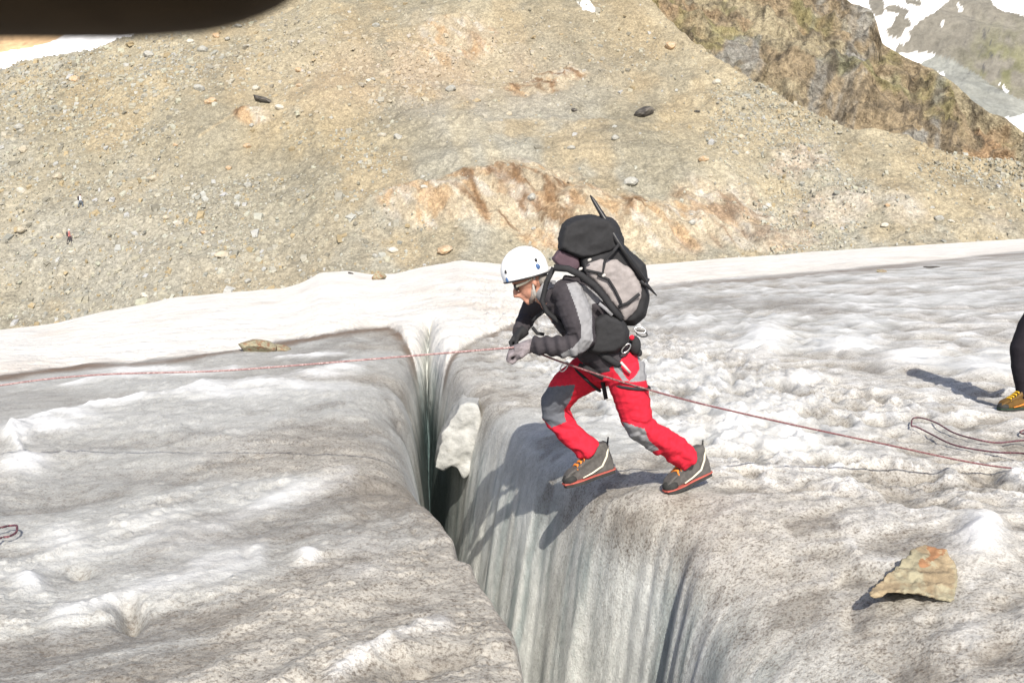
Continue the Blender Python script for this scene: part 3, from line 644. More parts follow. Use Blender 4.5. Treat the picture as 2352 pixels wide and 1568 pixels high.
MARKS = [(1482, 260, 'the black boulder'), (602, 232, 'the long dark stone'), (170, 510, 'the two far hikers'), (585, 288, 'the white rock patch by the footpath'), (1055, 80, 'the topmost pale outcrop'), (1000, 485, 'the rusty outcrop'), (1240, 165, 'the middle orange outcrop'), (1450, 425, 'the pale boulder over the axe'), (1020, 580, 'the orange boulder at the snow edge'), (1204, 565, 'the white helmet'), (1360, 500, 'the backpack'), (2030, 300, 'the foot of the rocky ridge'), (1650, 500, 'the streaked pale outcrop'), (330, 680, 'the pale stone at the snow edge'), (2352, 548, 'the far end of the snow strip'), (346, 130, 'the grey blocks under the dark hand')]
used = set(); nb = 0
while nb < 64:
    x = rb.uniform(-5, 2340); y = rb.uniform(60, 700)
    f = np.interp(x, *zip(*FOOT)); c = np.interp(x, *zip(*CREST))
    if not (y < f-12 and y > max(c+14, 10) and (rb.random() < (0.9 if x < 700 else 0.5))): continue
    w = rb.choice([13, 14, 16, 18, 20, 24, 28]); mi = rb.choice([0, 0, 1, 1, 2, 3])
    mx_, my_, mn = min(MARKS, key=lambda q_: (q_[0]-x)**2+(q_[1]-y)**2)
    dx, dy = x-mx_, y-my_
    where = ('above' if dy < 0 else 'below') if abs(dy) > abs(dx) else ('left of' if dx < 0 else 'right of')
    lb = '%s %s boulder on the scree, %s %s' % ('larger' if w >= 20 else 'small', KINDW[mi], where, mn)
    if lb in used: continue
    used.add(lb); nb += 1
    boulder(x, y, w, w*rb.uniform(.5, .75), mi, rb.randrange(12), lb, 'boulders scattered over the scree slope')

# stones on the glacier ------------------------------------------------------
STN = mat('ochre_schist', (.29, .225, .14), .85, .3, 14, .9, 25, .02, col2=(.26, .235, .16), c2scale=7, c2lo=.42, c2hi=.55)
STR = mat('rust_schist', (.25, .13, .065), .85, .3, 16, .7, 25, .012, col2=(.42, .33, .2), c2scale=14, c2lo=.55, c2hi=.7)
STD = mat('stone_crack', (.10, .085, .06), .9, .3, 20, .5, 30, .01)
def Z6(zx, zy): return ((3200+zx/4.48)*.6125, (2000+zy/4.48)*.6125)
outl = [Z6(*p) for p in [(262, 1150), (300, 1040), (420, 930), (520, 850), (720, 670), (900, 510), (1000, 370), (1190, 292), (1330, 320), (1500, 365), (1620, 510), (1705, 650), (1745, 830), (1725, 1150), (1640, 1290), (1440, 1230), (1180, 1160), (950, 1120), (700, 1120), (560, 1115), (440, 1190), (330, 1215)]]
base = ice_at(2090, 1392); Y0 = base[1]
def stY(py): return Y0 + (1392-py)*0.0024
mb = MB(); mb.prism([P(a, b, stY(b)-0.035) for a, b in outl], [P(CX+(a-CX)*1.0+ (a-2100)*-.22, b+ (b-1330)*-.25, stY(b)+0.19) for a, b in outl])
V, F, N = remesh(mb, .008, 3)
V = V + N*(0.012*(ridged(V[:, 0:1]*6+V[:, 2:3]*4, V[:, 2:3]*14+V[:, 1:2]*8, 3, 801)-.55) + 0.012*fbm(V[:, 0:1]*34, V[:, 2:3]*34+V[:, 1:2]*20, 3, 805))
fc = np.array([V[list(f)].mean(0) for f in F]); fx, fy = proj(fc); wv = 7*fbm(fx/14, fy/14, 3, 811)
rust = in_poly(fx+wv, fy+wv, [Z6(*p) for p in [(1230, 280), (1560, 360), (1560, 480), (1380, 560), (1150, 680), (1060, 660), (1130, 560), (1260, 470)]])
V = V + np.array([0, 0, .035])
rock = empty('ice_stone', (base[0], base[1], base[2]), 'large wedge shaped ochre stone with a rust patch, low right on the ice', 'stone')
a, b = subset(V, F, ~rust); build('stone_body', a, b, STN, rock); a, b = subset(V, F, rust); build('rust_patch', a, b, STR, rock)
def glacier_stone(px, py, wpx, hpx, seed, mt, label, sink=.2, rot=0.2):
    p = ice_at(px, py); s = p[1]/FPX
    me = rock_mesh('ice_stone', seed, 3, 10, .05); me.materials.append(mt)
    o = bpy.data.objects.new('ice_stone', me); COL.objects.link(o)
    o.scale = (wpx*s/1.7, wpx*s/2.2, hpx*s/1.7); o.location = (p[0], p[1]+wpx*s*.25, p[2]+hpx*s*(.5-sink)); o.rotation_euler = (.1, rot, .3)
    return tag(o, label, 'stone')
OCH = mat('ochre_stone', (.27, .245, .165), .9, .25, 8, .6, 12, .02, col2=(.24, .14, .08), c2scale=3.2, c2lo=.5, c2hi=.58)
glacier_stone(583, 808, 80, 42, 99, OCH, 'brown and green stone at the edge of the white snow left of the crevasse', .3, .15)
glacier_stone(640, 805, 44, 16, 91, OCH, 'small flat stone beside the brown and green stone', .25)
glacier_stone(868, 642, 32, 24, 93, OCH, 'small brown stone lying out on the white snow')
glacier_stone(806, 630, 12, 6, 94, DARKROCK, 'tiny dark stone on the snow left of the small brown stone')
glacier_stone(2150, 617, 40, 6, 95, DARKROCK, 'thin dark stone lying on the far ice near the snow strip', .2, 0)
glacier_stone(2020, 623, 26, 6, 96, OCH, 'flat brown stone on the far ice, left of the thin dark stone', .2, 0)

# block of snow jammed in the crevasse
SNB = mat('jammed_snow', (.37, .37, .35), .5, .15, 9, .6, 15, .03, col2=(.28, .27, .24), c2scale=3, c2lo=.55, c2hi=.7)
blk = empty('snow_block', P(1025, 1080, 9.4), 'pale wedge of snow stuck to the wall inside the crevasse', 'snow block')
def chunk(name, so, y0, y1, dx, dy, m, amp, seed):
    mb = MB(); mb.prism([P(a, b, y0) for a, b in so], [P(a+dx, b+dy, y1) for a, b in so])
    V, F, N = remesh(mb, .016, 7); V = V + N*amp*fbm(V[:, 0:1]*7, V[:, 2:3]*7+V[:, 1:2]*5, 4, seed)
    build(name, V, F, m, blk)
chunk('block_face', [(998, 1076), (1003, 1040), (1014, 1005), (1032, 968), (1058, 930), (1100, 925), (1106, 1000), (1100, 1070), (1066, 1094), (1038, 1066), (1016, 1084)], 9.1, 10.6, 6, -30, SNB, .035, 831)

# ------------------------------------------------------------------ clothing materials
def fabric(name, c, var=.12, bump=.35):
    m = mat(name, c, .85, var, 30, bump, 90, .003, spec=.25); n = m.node_tree.nodes; l = m.node_tree.links; b = n['Principled BSDF']
    tc = n.new('ShaderNodeTexCoord').outputs['Object']; prev = b.inputs['Normal'].links[0].from_socket
    t = n.new('ShaderNodeTexNoise'); t.noise_type = 'RIDGED_MULTIFRACTAL'; t.inputs['Scale'].default_value = 9; t.inputs['Detail'].default_value = 3; t.inputs['Distortion'].default_value = .8; l.new(tc, t.inputs['Vector'])
    _bump(n, l, b, t.outputs['Fac'], .35, .012, prev)   # creases
    return m
RED = fabric('red_softshell', (.53, .016, .036)); GREY = fabric('grey_panel', (.235, .235, .245)); SLATE = fabric('slate_panel', (.115, .122, .14))
JKT = fabric('charcoal_jacket', (.044, .039, .044)); BLK = fabric('black_nylon', (.026, .026, .028)); MAUVE = fabric('mauve_pack_cloth', (.275, .25, .245)); PLUM = fabric('plum_cloth', (.085, .055, .068))
GLV = fabric('grey_glove', (.20, .175, .185), .3); SKIN = mat('weathered_skin', (.43, .215, .15), .55, .12, 40, .2, 120, .002); HELM = mat('white_helmet_shell', (.86, .87, .88), .35, .02, 8, 0, spec=.5)
VENTB = mat('helmet_vent_blue', (.05, .11, .25), .5, .1); BLKP = mat('black_plastic', (.02, .02, .022), .4, .1); CREAM = mat('cream_rubber', (.62, .58, .46), .6, .1); ORNG = mat('orange_lace', (.75, .22, .03), .7, .1)
BOOTG = mat('boot_grey', (.085, .08, .075), .8, .2, 40, .3, 90, .003); SOLER = mat('red_sole_rim', (.38, .085, .065), .7, .15); SOLEB = mat('black_rubber', (.03, .03, .028), .8, .2); METAL = mat('carabiner_metal', (.55, .55, .55), .3, .05, metal=.9); WEB = fabric('pale_webbing', (.48, .46, .43))
BEARD = mat('grey_beard', (.30, .25, .22), .9, .25, 120, .6, 160, .003); LENS = mat('dark_lens', (.02, .018, .016), .12, .02, bump=0, spec=.6); HAIR = mat('grey_hair', (.25, .23, .21), .9, .3, 120)
YEL = mat('yellow_boot', (.12, .065, .014), .6, .25, 30, .3); BTRS = fabric('black_trousers', (.012, .010, .014)); SHADE_LEATHER = mat('shade_brown_leather', (.040, .026, .013), .75, .25, 90, .3, 300, .0004, spec=.15)  # glove leather dark enough to stand in for camera-body shade
ROPE = mat('rose_rope', (.26, .14, .14), .8, .35, 140, .5, 300, .002, col2=(.50, .36, .34), c2scale=90, c2lo=.45, c2hi=.6)
ROPEM = mat('maroon_rope', (.15, .055, .06), .8, .35, 140, .5, 300, .002, col2=(.26, .16, .155), c2scale=90, c2lo=.48, c2hi=.62)
ROPED = mat('plum_rope', (.09, .03, .045), .8, .3, 140, .5, 300, .002, col2=(.25, .12, .12), c2scale=90, c2lo=.5, c2hi=.65)
YC = 5.80
def Z1(zx, zy): return (1102.5+zx*.27344, 428.75+zy*.27344)
def Z2(zx, zy): return (1133.1+zx*.27344, 765.6+zy*.27344)
def K(px, py, dy, r, rd=None):
    s = (YC+dy)/FPX
    return (P(px, py, YC+dy), r*s) if rd is None else (P(px, py, YC+dy), r*s, rd*s)
def wrinkle(V, N, amp, f=14, seed=0):
    return V + N*(amp*(ridged(V[:, 0]*f+V[:, 1]*f*.6, V[:, 2]*f*1.3-V[:, 0]*f*.4, 3, seed)-.55))[:, None]
def zoned(name, V, F, m, parent, zones):
    """split one continuous garment into its sewn panels; zones: (part name, material, polygon, near side only?)"""
    fc = np.array([V[list(f)].mean(0) for f in F]); fx, fy = proj(fc); left = np.ones(len(F), bool); out = []
    masks = []
    for (nm, mm, poly, ylim) in zones:
        k = in_poly(fx, fy, poly) & left & (fc[:, 1] < ylim); left &= ~k; masks.append((nm, mm, k))
    a, b = subset(V, F, left); main = build(name, a, b, m, parent)
    for nm, mm, k in masks:
        if k.any(): a, b = subset(V, F, k); build(nm, a, b, mm, main)
    return main

# ------------------------------------------------------------------ boots
def boot(parent, heel, toe, up, Lm, mats, extras=True):
    heel = np.array(heel, float); f = np.array(toe, float)-heel; L = np.linalg.norm(f); f /= L
    up = np.array(up, float); up -= f*np.dot(up, f); up /= np.linalg.norm(up); sd = np.cross(up, f); k = L/.30
    def W(x, y, z): return heel + (f*x + sd*y + up*z)*k
    side = [(0.0, .022), (-.004, .08), (.004, .14), (.0, .185), (.10, .188), (.125, .145), (.165, .118), (.215, .095), (.26, .082), (.292, .055), (.300, .022)]
    mb = MB()
    def wid(x): return np.interp(x, [0, .08, .15, .22, .27, .30], [.033, .036, .040, .048, .042, .022])
    mb.prism([W(x, -wid(x), z) for x, z in side], [W(x, wid(x), z) for x, z in side])
    V, F, N = remesh(mb, .007*k, 5); V = V + N*.003
    b = build('boot', V, F, mats[0], parent)
    foot = [(-.004, -.030), (.05, -.036), (.12, -.037), (.2, -.050), (.26, -.046), (.298, -.025), (.303, 0), (.298, .025), (.26, .046), (.2, .050), (.12, .037), (.05, .036), (-.004, .030), (-.012, 0)]
    def slab(nm, z0, z1, e, m):
        c = (.145, 0)
        q = MB(); q.prism([W(c[0]+(x-c[0])*e, y*e, z0) for x, y in foot], [W(c[0]+(x-c[0])*e, y*e, z1) for x, y in foot]); q.build(nm, m, b, smooth=False)
    slab('sole', 0, .020, 1.0, mats[1]); slab('sole_rim', .018, .027, 1.04, mats[2])
    q = MB(); q.ball(W(.262, 0, .038), [(W(.305, 0, .038)-W(.262, 0, .038)), (W(.262, .049, .038)-W(.262, 0, .038)), (W(.262, 0, .072)-W(.262, 0, .038))]); q.build('toe_cap', mats[3], b)
    for sgn in (-1, 1):
        q = MB(); q.tube([(W(.0, sgn*.026, .165), .006*k), (W(.03, sgn*.040, .11), .006*k), (W(.07, sgn*.043, .065), .006*k), (W(.14, sgn*.046, .045), .005*k), (W(.2, sgn*.052, .037), .004*k)], 8); q.build('side_stripe', mats[5], b)
    for i, (x, z) in enumerate([(.13, .150), (.155, .132), (.18, .116), (.205, .104)]):
        q = MB(); w = wid(x)*.8
        q.tube([(W(x+.012, -w, z-.016), .006*k), (W(x, -w*.5, z+.003), .0075*k), (W(x-.003, w*.5, z+.003), .0075*k), (W(x+.012, w, z-.016), .006*k)], 6); q.build('lace', mats[4], b)
    q = MB(); q.tube([(W(-.003, 0, .16), .006*k, .012*k), (W(-.02, 0, .205), .004*k, .010*k)], 8); q.build('pull_tab', mats[3], b)
    return b

# ------------------------------------------------------------------ the climber striding over the crevasse
cl_base = np.array([0.75, YC, 0.0])
climber = empty('person', cl_base, 'person in white helmet and red trousers striding across the crevasse', 'person')
# body (continuous, mostly under the clothes; head and neck show)
hf = np.array([-.88, 0, -.47]); hu = np.array([-.47, 0, .88]); hs = np.array([0, 1.0, 0]); sM = YC/FPX
hc = P(1217, 645, YC)
def H(a, b, c=0): return hc + (hf*a + hu*b)*sM + hs*c*sM
mb = MB()
mb.ball(H(-4, 8), [hf*40*sM, hs*31*sM, hu*38*sM]); mb.ball(H(6, -18), [hf*27*sM, hs*24*sM, hu*26*sM])
mb.tube([(H(30, 8), 5*sM), (H(41, -6), 6*sM), (H(46, -14), 6.5*sM, 8*sM), (H(36, -18), 7*sM, 8*sM)], 10)              # nose
mb.tube([(H(20, -38), 9*sM, 13*sM), (H(32, -41), 8*sM, 11*sM)], 10)                                                  # chin
mb.tube([(H(30, -24), 5*sM, 12*sM), (H(37, -26), 4*sM, 9*sM)], 10); mb.tube([(H(29, -31), 5*sM, 12*sM), (H(35, -32), 4*sM, 9*sM)], 10)   # lips
mb.tube([(H(30, 12, -12), 5*sM), (H(35, 13, 0), 5*sM), (H(30, 12, 12), 5*sM)], 8)                                    # brow
for sg in (-1, 1):
    mb.ball(H(-8, -6, sg*31), [hf*6*sM, hs*4*sM, hu*11*sM], 10, 8)
mb.tube([K(1226, 668, 0, 20), K(1246, 676, 0, 23), K(1275, 690, 0, 30)], 14)
mb.tube([K(1262, 682, 0, 30, 45), K(1300, 715, 0, 42, 58), K(1350, 770, 0, 44, 54), K(1400, 825, 0, 42, 56)], 16)
mb.tube([K(1420, 840, -.08, 30), K(1452, 905, -.09, 28), K(1467, 980, -.08, 22), K(1525, 1015, .0, 20), K(1582, 1062, .06, 13)], 12)
mb.tube([K(1370, 838, .10, 30), K(1292, 892, .2, 26), K(1272, 938, .24, 22), K(1300, 985, .22, 19), K(1362, 1050, .16, 13)], 12)
V, F, N = remesh(mb, .0065, 3); build('body', V, F, SKIN, climber)
# beard, hair, glasses
q = MB(); q.tube([(H(2, -18, -26), 4*sM, 3*sM), (H(8, -32, -21), 6*sM, 5*sM), (H(20, -42, -8), 6*sM, 6*sM), (H(22, -43, 4), 5*sM), (H(6, -32, 20), 6*sM, 5*sM)], 10); q.build('beard', BEARD, climber)
q = MB(); q.ball(H(-26, -8), [hf*17*sM, hs*29*sM, hu*22*sM]); q.build('hair', HAIR, climber)
gl = MB()
for sg in (-1, 1): gl.ball(H(35, 2, sg*13), [hf*5*sM, hs*13*sM, hu*9*sM], 12, 8)
gl_o = gl.build('sunglasses', LENS, climber)
for sg in (-1, 1):
    q = MB(); q.tube([(H(33, 5, sg*26), 3.6*sM, 2*sM), (H(10, 3, sg*32), 2.6*sM, 1.6*sM), (H(-8, 4, sg*33), 2*sM, 1.4*sM)], 8); q.build('temple_arm', CREAM, gl_o)
# helmet shell: dome cut by the rim plane
kc = P(1206, 618, YC); ku = np.array([-.36, 0, .93]); ku /= np.linalg.norm(ku); kf = np.array([-.93, 0, -.36]); kf /= np.linalg.norm(kf)
Vh, Fh = [], []; nr_, ns_ = 16, 40
for layer, sc in ((0, 1.0), (1, .93)):
    for i in range(nr_+1):
        th = (math.pi*0.5+.42)*i/nr_
        for k in range(ns_):
            ph = 2*math.pi*k/ns_
            ex = 57 if math.cos(ph) > 0 else 53
            low = -.30*math.cos(ph)*.6 if i == nr_ else 0
            rr = math.sin(min(th, math.pi/2+.0)) if th < math.pi/2 else 1.0-.02*(th-math.pi/2)
            hgt = math.cos(th)*53 if th < math.pi/2 else -math.sin(th-math.pi/2)*46*(1.0 - .35*math.cos(ph))
            Vh.append(kc + (kf*math.cos(ph)*ex*rr + ku*hgt)*sM*sc + hs*math.sin(ph)*46*rr*sM*sc)
n1 = (nr_+1)*ns_
for l in (0, 1):
    for i in range(nr_):
        for k in range(ns_):
            a, b, c, d = l*n1+i*ns_+k, l*n1+i*ns_+(k+1) % ns_, l*n1+(i+1)*ns_+(k+1) % ns_, l*n1+(i+1)*ns_+k
            Fh.append((a, d, c, b) if l == 0 else (a, b, c, d))
for k in range(ns_): Fh.append((nr_*ns_+k, n1+nr_*ns_+k, n1+nr_*ns_+(k+1) % ns_, nr_*ns_+(k+1) % ns_))
helmet = build('helmet', Vh, Fh, HELM, climber)
def on_helmet(px, py):
    d = P(px, py, YC)-kc; a = np.dot(d, kf)/(55*sM); b = np.dot(d, ku)/(53*sM)
    return kc + kf*a*55*sM + ku*b*53*sM - hs*math.sqrt(max(0.02, 1-a*a-b*b))*46*sM*1.0
for (px, py, rx, m_) in [(1163, 623, 4.0, BLKP), (1167, 641, 5.5, VENTB), (1230, 596, 3.8, BLKP), (1234, 610, 5.5, VENTB), (1196, 584, 3.0, HELM)]:
    q = MB(); q.ball(on_helmet(px, py), [kf*rx*sM, hs*2.5*sM, ku*rx*1.25*sM], 12, 8); q.build('helmet_vent', m_, helmet)
rim = [kc + (kf*math.cos(p)*(56 if math.cos(p) > 0 else 52) + ku*(-math.sin(.42)*46*(1-.35*math.cos(p))))*sM + hs*math.sin(p)*45*sM for p in np.linspace(0, 2*math.pi, 41)]
q = MB(); q.tube([(r_, 2.2*sM) for r_ in rim], 6, cap=False); q.build('helmet_rim', BLKP, helmet)
q = MB(); q.tube([(H(-16, 8, -33), 2.5*sM, 1.2*sM), (H(-2, -12, -31), 2.5*sM, 1.2*sM), (H(4, -30, -26), 4*sM, 2*sM), (H(8, -46, -8), 4*sM, 3*sM), (H(6, -46, 8), 2.5*sM), (H(-8, -5, 33), 2.2*sM)], 8); q.build('chin_strap', WEB, helmet)
# jacket
mb = MB()
mb.tube([K(1250, 672, 0, 26, 34), K(1272, 682, 0, 38, 62), K(1305, 705, 0, 52, 78), K(1340, 745, 0, 56, 74), K(1372, 788, 0, 56, 70), K(1400, 822, 0, 55, 70), K(1412, 838, 0, 52, 68)], 20)
mb.tube([K(1290, 652, 0, 22, 55), K(1325, 662, 0, 30, 66), K(1365, 700, 0, 34, 66), K(1400, 750, 0, 34, 64), K(1420, 800, 0, 34, 62)], 18)
mb.tube([K(1290, 672, -.12, 34), K(1306, 676, -.16, 37), K(1317, 705, -.21, 37), K(1332, 745, -.25, 36), K(1338, 778, -.26, 33), K(1318, 793, -.26, 28), K(1285, 796, -.25, 25), K(1250, 794, -.21, 22), K(1224, 793, -.18, 20)], 16)
mb.tube([K(1285, 680, .13, 34), K(1250, 690, .2, 28), K(1221, 705, .26, 24), K(1211, 728, .26, 21), K(1201, 748, .2, 19), K(1192, 764, .13, 17)], 14)
V, F, N = remesh(mb, .006, 9); V = wrinkle(V, N, .012, 13, 901)
fx, fy = proj(V); V += N*(0.006*np.sin((fx-fy*.25)/4.2)*((fx < 1330) & (fx > 1215) & (fy > 765) & (V[:, 1] < YC-.05)))[:, None]
sleeve = [Z1(*p) for p in [(728, 815), (800, 800), (900, 835), (1000, 915), (1035, 965), (940, 985), (942, 1200), (950, 1290), (900, 1370), (800, 1420), (690, 1440), (680, 1405), (780, 1350), (850, 1270), (845, 1150), (800, 1000)]]
zoned('jacket', V, F, JKT, climber, [('sleeve_panel', GREY, sleeve, YC-.02)])
q = MB(); q.tube([K(1238, 660, 0, 26, 30), K(1250, 668, 0, 29, 34), K(1262, 674, 0, 33, 40)], 24, cap=False)
V, F = np.array(q.V), q.F; build('collar', V, F, GREY, climber)
# gloves: palm, four fingers and thumb closed round the rope
def glove(c, fw, dn, sdv, s, m, parent):
    """c palm centre, fw along the hand, dn the way the fingers curl, sdv across the knuckles"""
    fw, dn, sdv = [np.array(v, float)/np.linalg.norm(v) for v in (fw, dn, sdv)]; c = np.array(c, float)
    mb = MB(); mb.tube([(c-fw*.06*s, .034*s, .036*s), (c-fw*.03*s, .034*s, .040*s), (c+fw*.01*s, .028*s, .046*s), (c+fw*.035*s, .022*s, .045*s)], 14)
    for i, (o, L) in enumerate([(-.036, .9), (-.012, 1.05), (.012, 1.0), (.035, .8)]):
        k = c + fw*.032*s + sdv*o*s
        mb.tube([(k-fw*.02*s, .0135*s), (k+fw*.030*L*s+dn*.006*s, .0130*s), (k+fw*.034*L*s+dn*.036*s, .0122*s), (k+fw*.008*s+dn*.050*s, .0115*s), (k-fw*.006*s+dn*.040*s, .0105*s)], 10)
    k = c - fw*.012*s - sdv*.040*s
    mb.tube([(k-fw*.02*s+sdv*.01*s, .016*s), (k+fw*.012*s-sdv*.010*s+dn*.018*s, .0145*s), (k+fw*.034*s+sdv*.010*s+dn*.034*s, .0125*s), (k+fw*.036*s+sdv*.028*s+dn*.036*s, .0105*s)], 10)
    V, F, N = remesh(mb, .0045, 2); return build('glove', V, F, m, parent)
glove(P(1200, 799, YC-.14), (-.95, .15, -.25), (-.15, .35, -1), (.1, 1, .35), 1.18, GLV, climber)
glove(P(1190, 772, YC+.08), (-.7, -.35, -.6), (.3, -.6, -.6), (.2, 1, -.3), 1.0, BLK, climber)
# trousers
mb = MB()
mb.tube([K(1405, 815, 0, 50, 66), K(1412, 838, 0, 60, 70), K(1418, 858, 0, 58, 68)], 20)
mb.tube([K(1432, 840, -.08, 50), K(1440, 872, -.10, 46), K(1449, 905, -.11, 43), K(1458, 945, -.11, 39), K(1468, 978, -.10, 36), K(1495, 1000, -.06, 33), K(1530, 1018, .0, 32), K(1560, 1038, .04, 31), K(1584, 1056, .06, 28)], 18)
mb.tube([K(1392, 838, .10, 48), K(1340, 860, .14, 44), K(1300, 890, .2, 39), K(1276, 925, .24, 36), K(1276, 948, .25, 34), K(1300, 985, .22, 30), K(1330, 1013, .19, 29), K(1362, 1042, .16, 28)], 18)
V, F, N = remesh(mb, .006, 9); V = wrinkle(V, N, .011, 11, 911)
fx, fy = proj(V); V += N*(0.006*np.sin((fx*.55-fy)/6.0+fbm(fx/30, fy/30, 2, 915)*3)*(fy > 965))[:, None]
knee = [Z2(*p) for p in [(440, 450), (560, 440), (690, 428), (650, 560), (595, 640), (600, 700), (615, 740), (490, 790), (400, 700), (340, 600), (380, 500)]]
knee_l = [Z2(*p) for p in [(600, 690), (620, 740), (500, 790), (420, 680), (520, 690)]]
knee2 = [Z2(*p) for p in [(1080, 740), (1270, 800), (1310, 900), (1395, 975), (1300, 1000), (1150, 900)]]
seat = [Z2(*p) for p in [(1195, 140), (1320, 150), (1320, 390), (1130, 410), (1190, 360), (1228, 300), (1212, 200)]]
front_flap = [Z2(*p) for p in [(985, 220), (1050, 240), (1100, 350), (1140, 400), (1090, 400), (1020, 310)]]
trous = zoned('trousers', V, F, RED, climber, [('knee_patch', SLATE, knee, 99), ('knee_patch', GREY, knee2, 99), ('seat_panel', GREY, seat, 99), ('pocket_edge', GREY, front_flap, YC)])
q = MB(); q.tube([K(*Z2(1070, 240), -.235, 3), K(*Z2(1115, 290), -.24, 3), K(*Z2(1150, 330), -.235, 3)], 8); q.build('pocket_zip', WEB, trous)
# boots
def bt(heel_px, toe_px, yh, yt, up=(0, 0, 1)):
    return P(*heel_px, yh), P(*toe_px, yt), up
h_, t_, u_ = bt((1628, 1092), (1531, 1136), YC+.15, YC+.0)
boot(climber, h_, t_, (-.25, 0, 1), .3, (BOOTG, SOLEB, SOLER, SOLEB, ORNG, CREAM))
h_, t_, u_ = bt((1408, 1084), (1298, 1120), YC+.20, YC+.10)
boot(climber, h_, t_, (-.25, 0, 1), .3, (BOOTG, SOLEB, SOLER, SOLEB, ORNG, CREAM))
# harness
harness = None
def ring(cx, cy, dy, rx, rd, tilt, w, m, name, parent, flat=.35):
    c = P(cx, cy, YC+dy); s = (YC+dy)/FPX; ax = np.array([math.cos(tilt), 0, -math.sin(tilt)])
    pts = [(c + ax*math.cos(a)*rx*s + np.array([0, 1, 0])*math.sin(a)*rd*s, w*s) for a in np.linspace(0, 2*math.pi, 33)]
    q = MB(); q.tube(pts, 8, cap=False); return q.build(name, m, parent)
harness = ring(1398, 818, 0, 60, 76, .55, 8, BLK, 'harness', climber)
ring(1446, 884, -.10, 46, 48, .12, 3.5, BLK, 'leg_loop', harness); ring(1345, 866, .14, 46, 48, .75, 3.5, BLK, 'leg_loop', harness)
q = MB(); q.tube([K(1382, 866, -.02, 5, 3), K(1387, 890, -.02, 5, 3), K(1392, 916, -.02, 5, 3)], 8); q.build('strap_end', BLK, harness)
q = MB(); q.tube([K(1330, 838, -.10, 6, 8), K(1355, 850, -.12, 7, 9), K(1385, 868, -.12, 6, 8)], 8); q.build('belay_loop', BLK, harness)
for (x, y, dy, a, m_) in [(1470, 758, -.10, .2, METAL), (1474, 766, -.05, .3, BLKP), (1296, 842, .02, 2.2, METAL), (1438, 800, -.2, 2.3, METAL), (1462, 790, -.12, 1.2, BLKP)]:
    c = P(x, y, YC+dy); e1 = np.array([math.cos(a), 0, -math.sin(a)]); e2 = np.array([math.sin(a), .3, math.cos(a)]); s = sM
    pts = [(c + e1*math.cos(t)*13*s + e2*math.sin(t)*6.5*s, 1.8*s) for t in np.linspace(0, 2*math.pi, 21)]
    q = MB(); q.tube(pts, 6, cap=False); q.build('carabiner', m_, harness)
q = MB(); q.ball(P(1458, 793, YC-.10), [np.array([14, 0, 4])*sM, hs*16*sM, np.array([-3, 0, 22])*sM], 12, 8); q.ball(P(1466, 808, YC-.08), [np.array([9, 0, -6])*sM, hs*8*sM, np.array([3, 0, 9])*sM], 10, 8); q.build('gear_bundle', BLK, harness)
q = MB(); q.ball(P(1451, 775, YC-.17), [np.array([6, 0, 0])*sM, hs*4*sM, np.array([0, 0, 6])*sM], 10, 8); q.build('red_device', RED, harness)

# ------------------------------------------------------------------ backpack and ice axe (carried, so things of their own)
pk = empty('backpack', P(1450, 745, YC), 'black and mauve mountaineering backpack worn by the person in red trousers', 'backpack')
def solid(poly, y0, y1, vox, sm, name, m, parent, amp=.006, seed=0, f=13, taper=0):
    mb = MB(); cx = sum(p[0] for p in poly)/len(poly); cy = sum(p[1] for p in poly)/len(poly)
    n = len(poly); ys = [y0, y0+.25*(y1-y0), y0+.75*(y1-y0), y1]; fs = [1-taper, 1, 1, 1-taper]
    V = [P(cx+(a-cx)*k, cy+(b-cy)*k, YC+yy) for yy, k in zip(ys, fs) for a, b in poly]
    F = [tuple(range(n)), tuple(range(4*n-1, 3*n-1, -1))] + [(j*n+i, (j+1)*n+i, (j+1)*n+(i+1) % n, j*n+(i+1) % n) for j in range(3) for i in range(n)]
    mb.add(V, F); V, F, N = remesh(mb, vox, sm); V = wrinkle(V + N*.004, N, amp, f, seed)
    return build(name, V, F, m, parent)
body_pl = [Z1(*p) for p in [(830, 590), (1000, 540), (1190, 480), (1290, 570), (1385, 655), (1400, 760), (1418, 940), (1385, 1085), (1300, 1165), (1190, 1150), (1150, 1050), (1040, 890), (930, 770), (850, 720)]]
solid(body_pl, -.145, .17, .010, 6, 'pack_body', BLK, pk, .008, 921, taper=.12)
lid_pl = [Z1(*p) for p in [(700, 330), (730, 290), (810, 258), (930, 248), (1090, 268), (1160, 330), (1195, 440), (1200, 510), (1090, 560), (960, 610), (850, 610), (740, 570), (655, 520), (670, 430)]]
solid(lid_pl, -.16, .19, .010, 6, 'pack_lid', BLK, pk, .024, 925, 8, taper=.15)
side_pl = [Z1(*p) for p in [(880, 690), (920, 645), (1010, 615), (1150, 620), (1270, 700), (1345, 820), (1352, 930), (1300, 1040), (1215, 1120), (1180, 1060), (1100, 950), (1010, 830), (920, 755)]]
sp_ = solid(side_pl, -.185, -.10, .007, 5, 'side_pocket', MAUVE, pk, .012, 931, 14, taper=.16)
plum_pl = [Z1(*p) for p in [(605, 605), (660, 530), (760, 560), (840, 610), (840, 690), (790, 725), (660, 665)]]
solid(plum_pl, -.12, .14, .008, 5, 'back_padding', PLUM, pk, .006, 935, taper=.15)
def strap(pts, dy, w, name, m, parent, th=3):
    q = MB(); q.tube([K(*Z1(a, b), dy, w, th) for a, b in pts], 8); return q.build(name, m, parent)
strap([(620, 680), (740, 690), (850, 745), (960, 830), (1040, 920), (1110, 1020), (1190, 1110)], -.215, 8, 'shoulder_strap', BLK, pk, 9)
strap([(620, 680), (560, 800), (520, 960), (560, 1050), (680, 1150), (760, 1230)], -.165, 6, 'shoulder_strap', BLK, pk, 8)
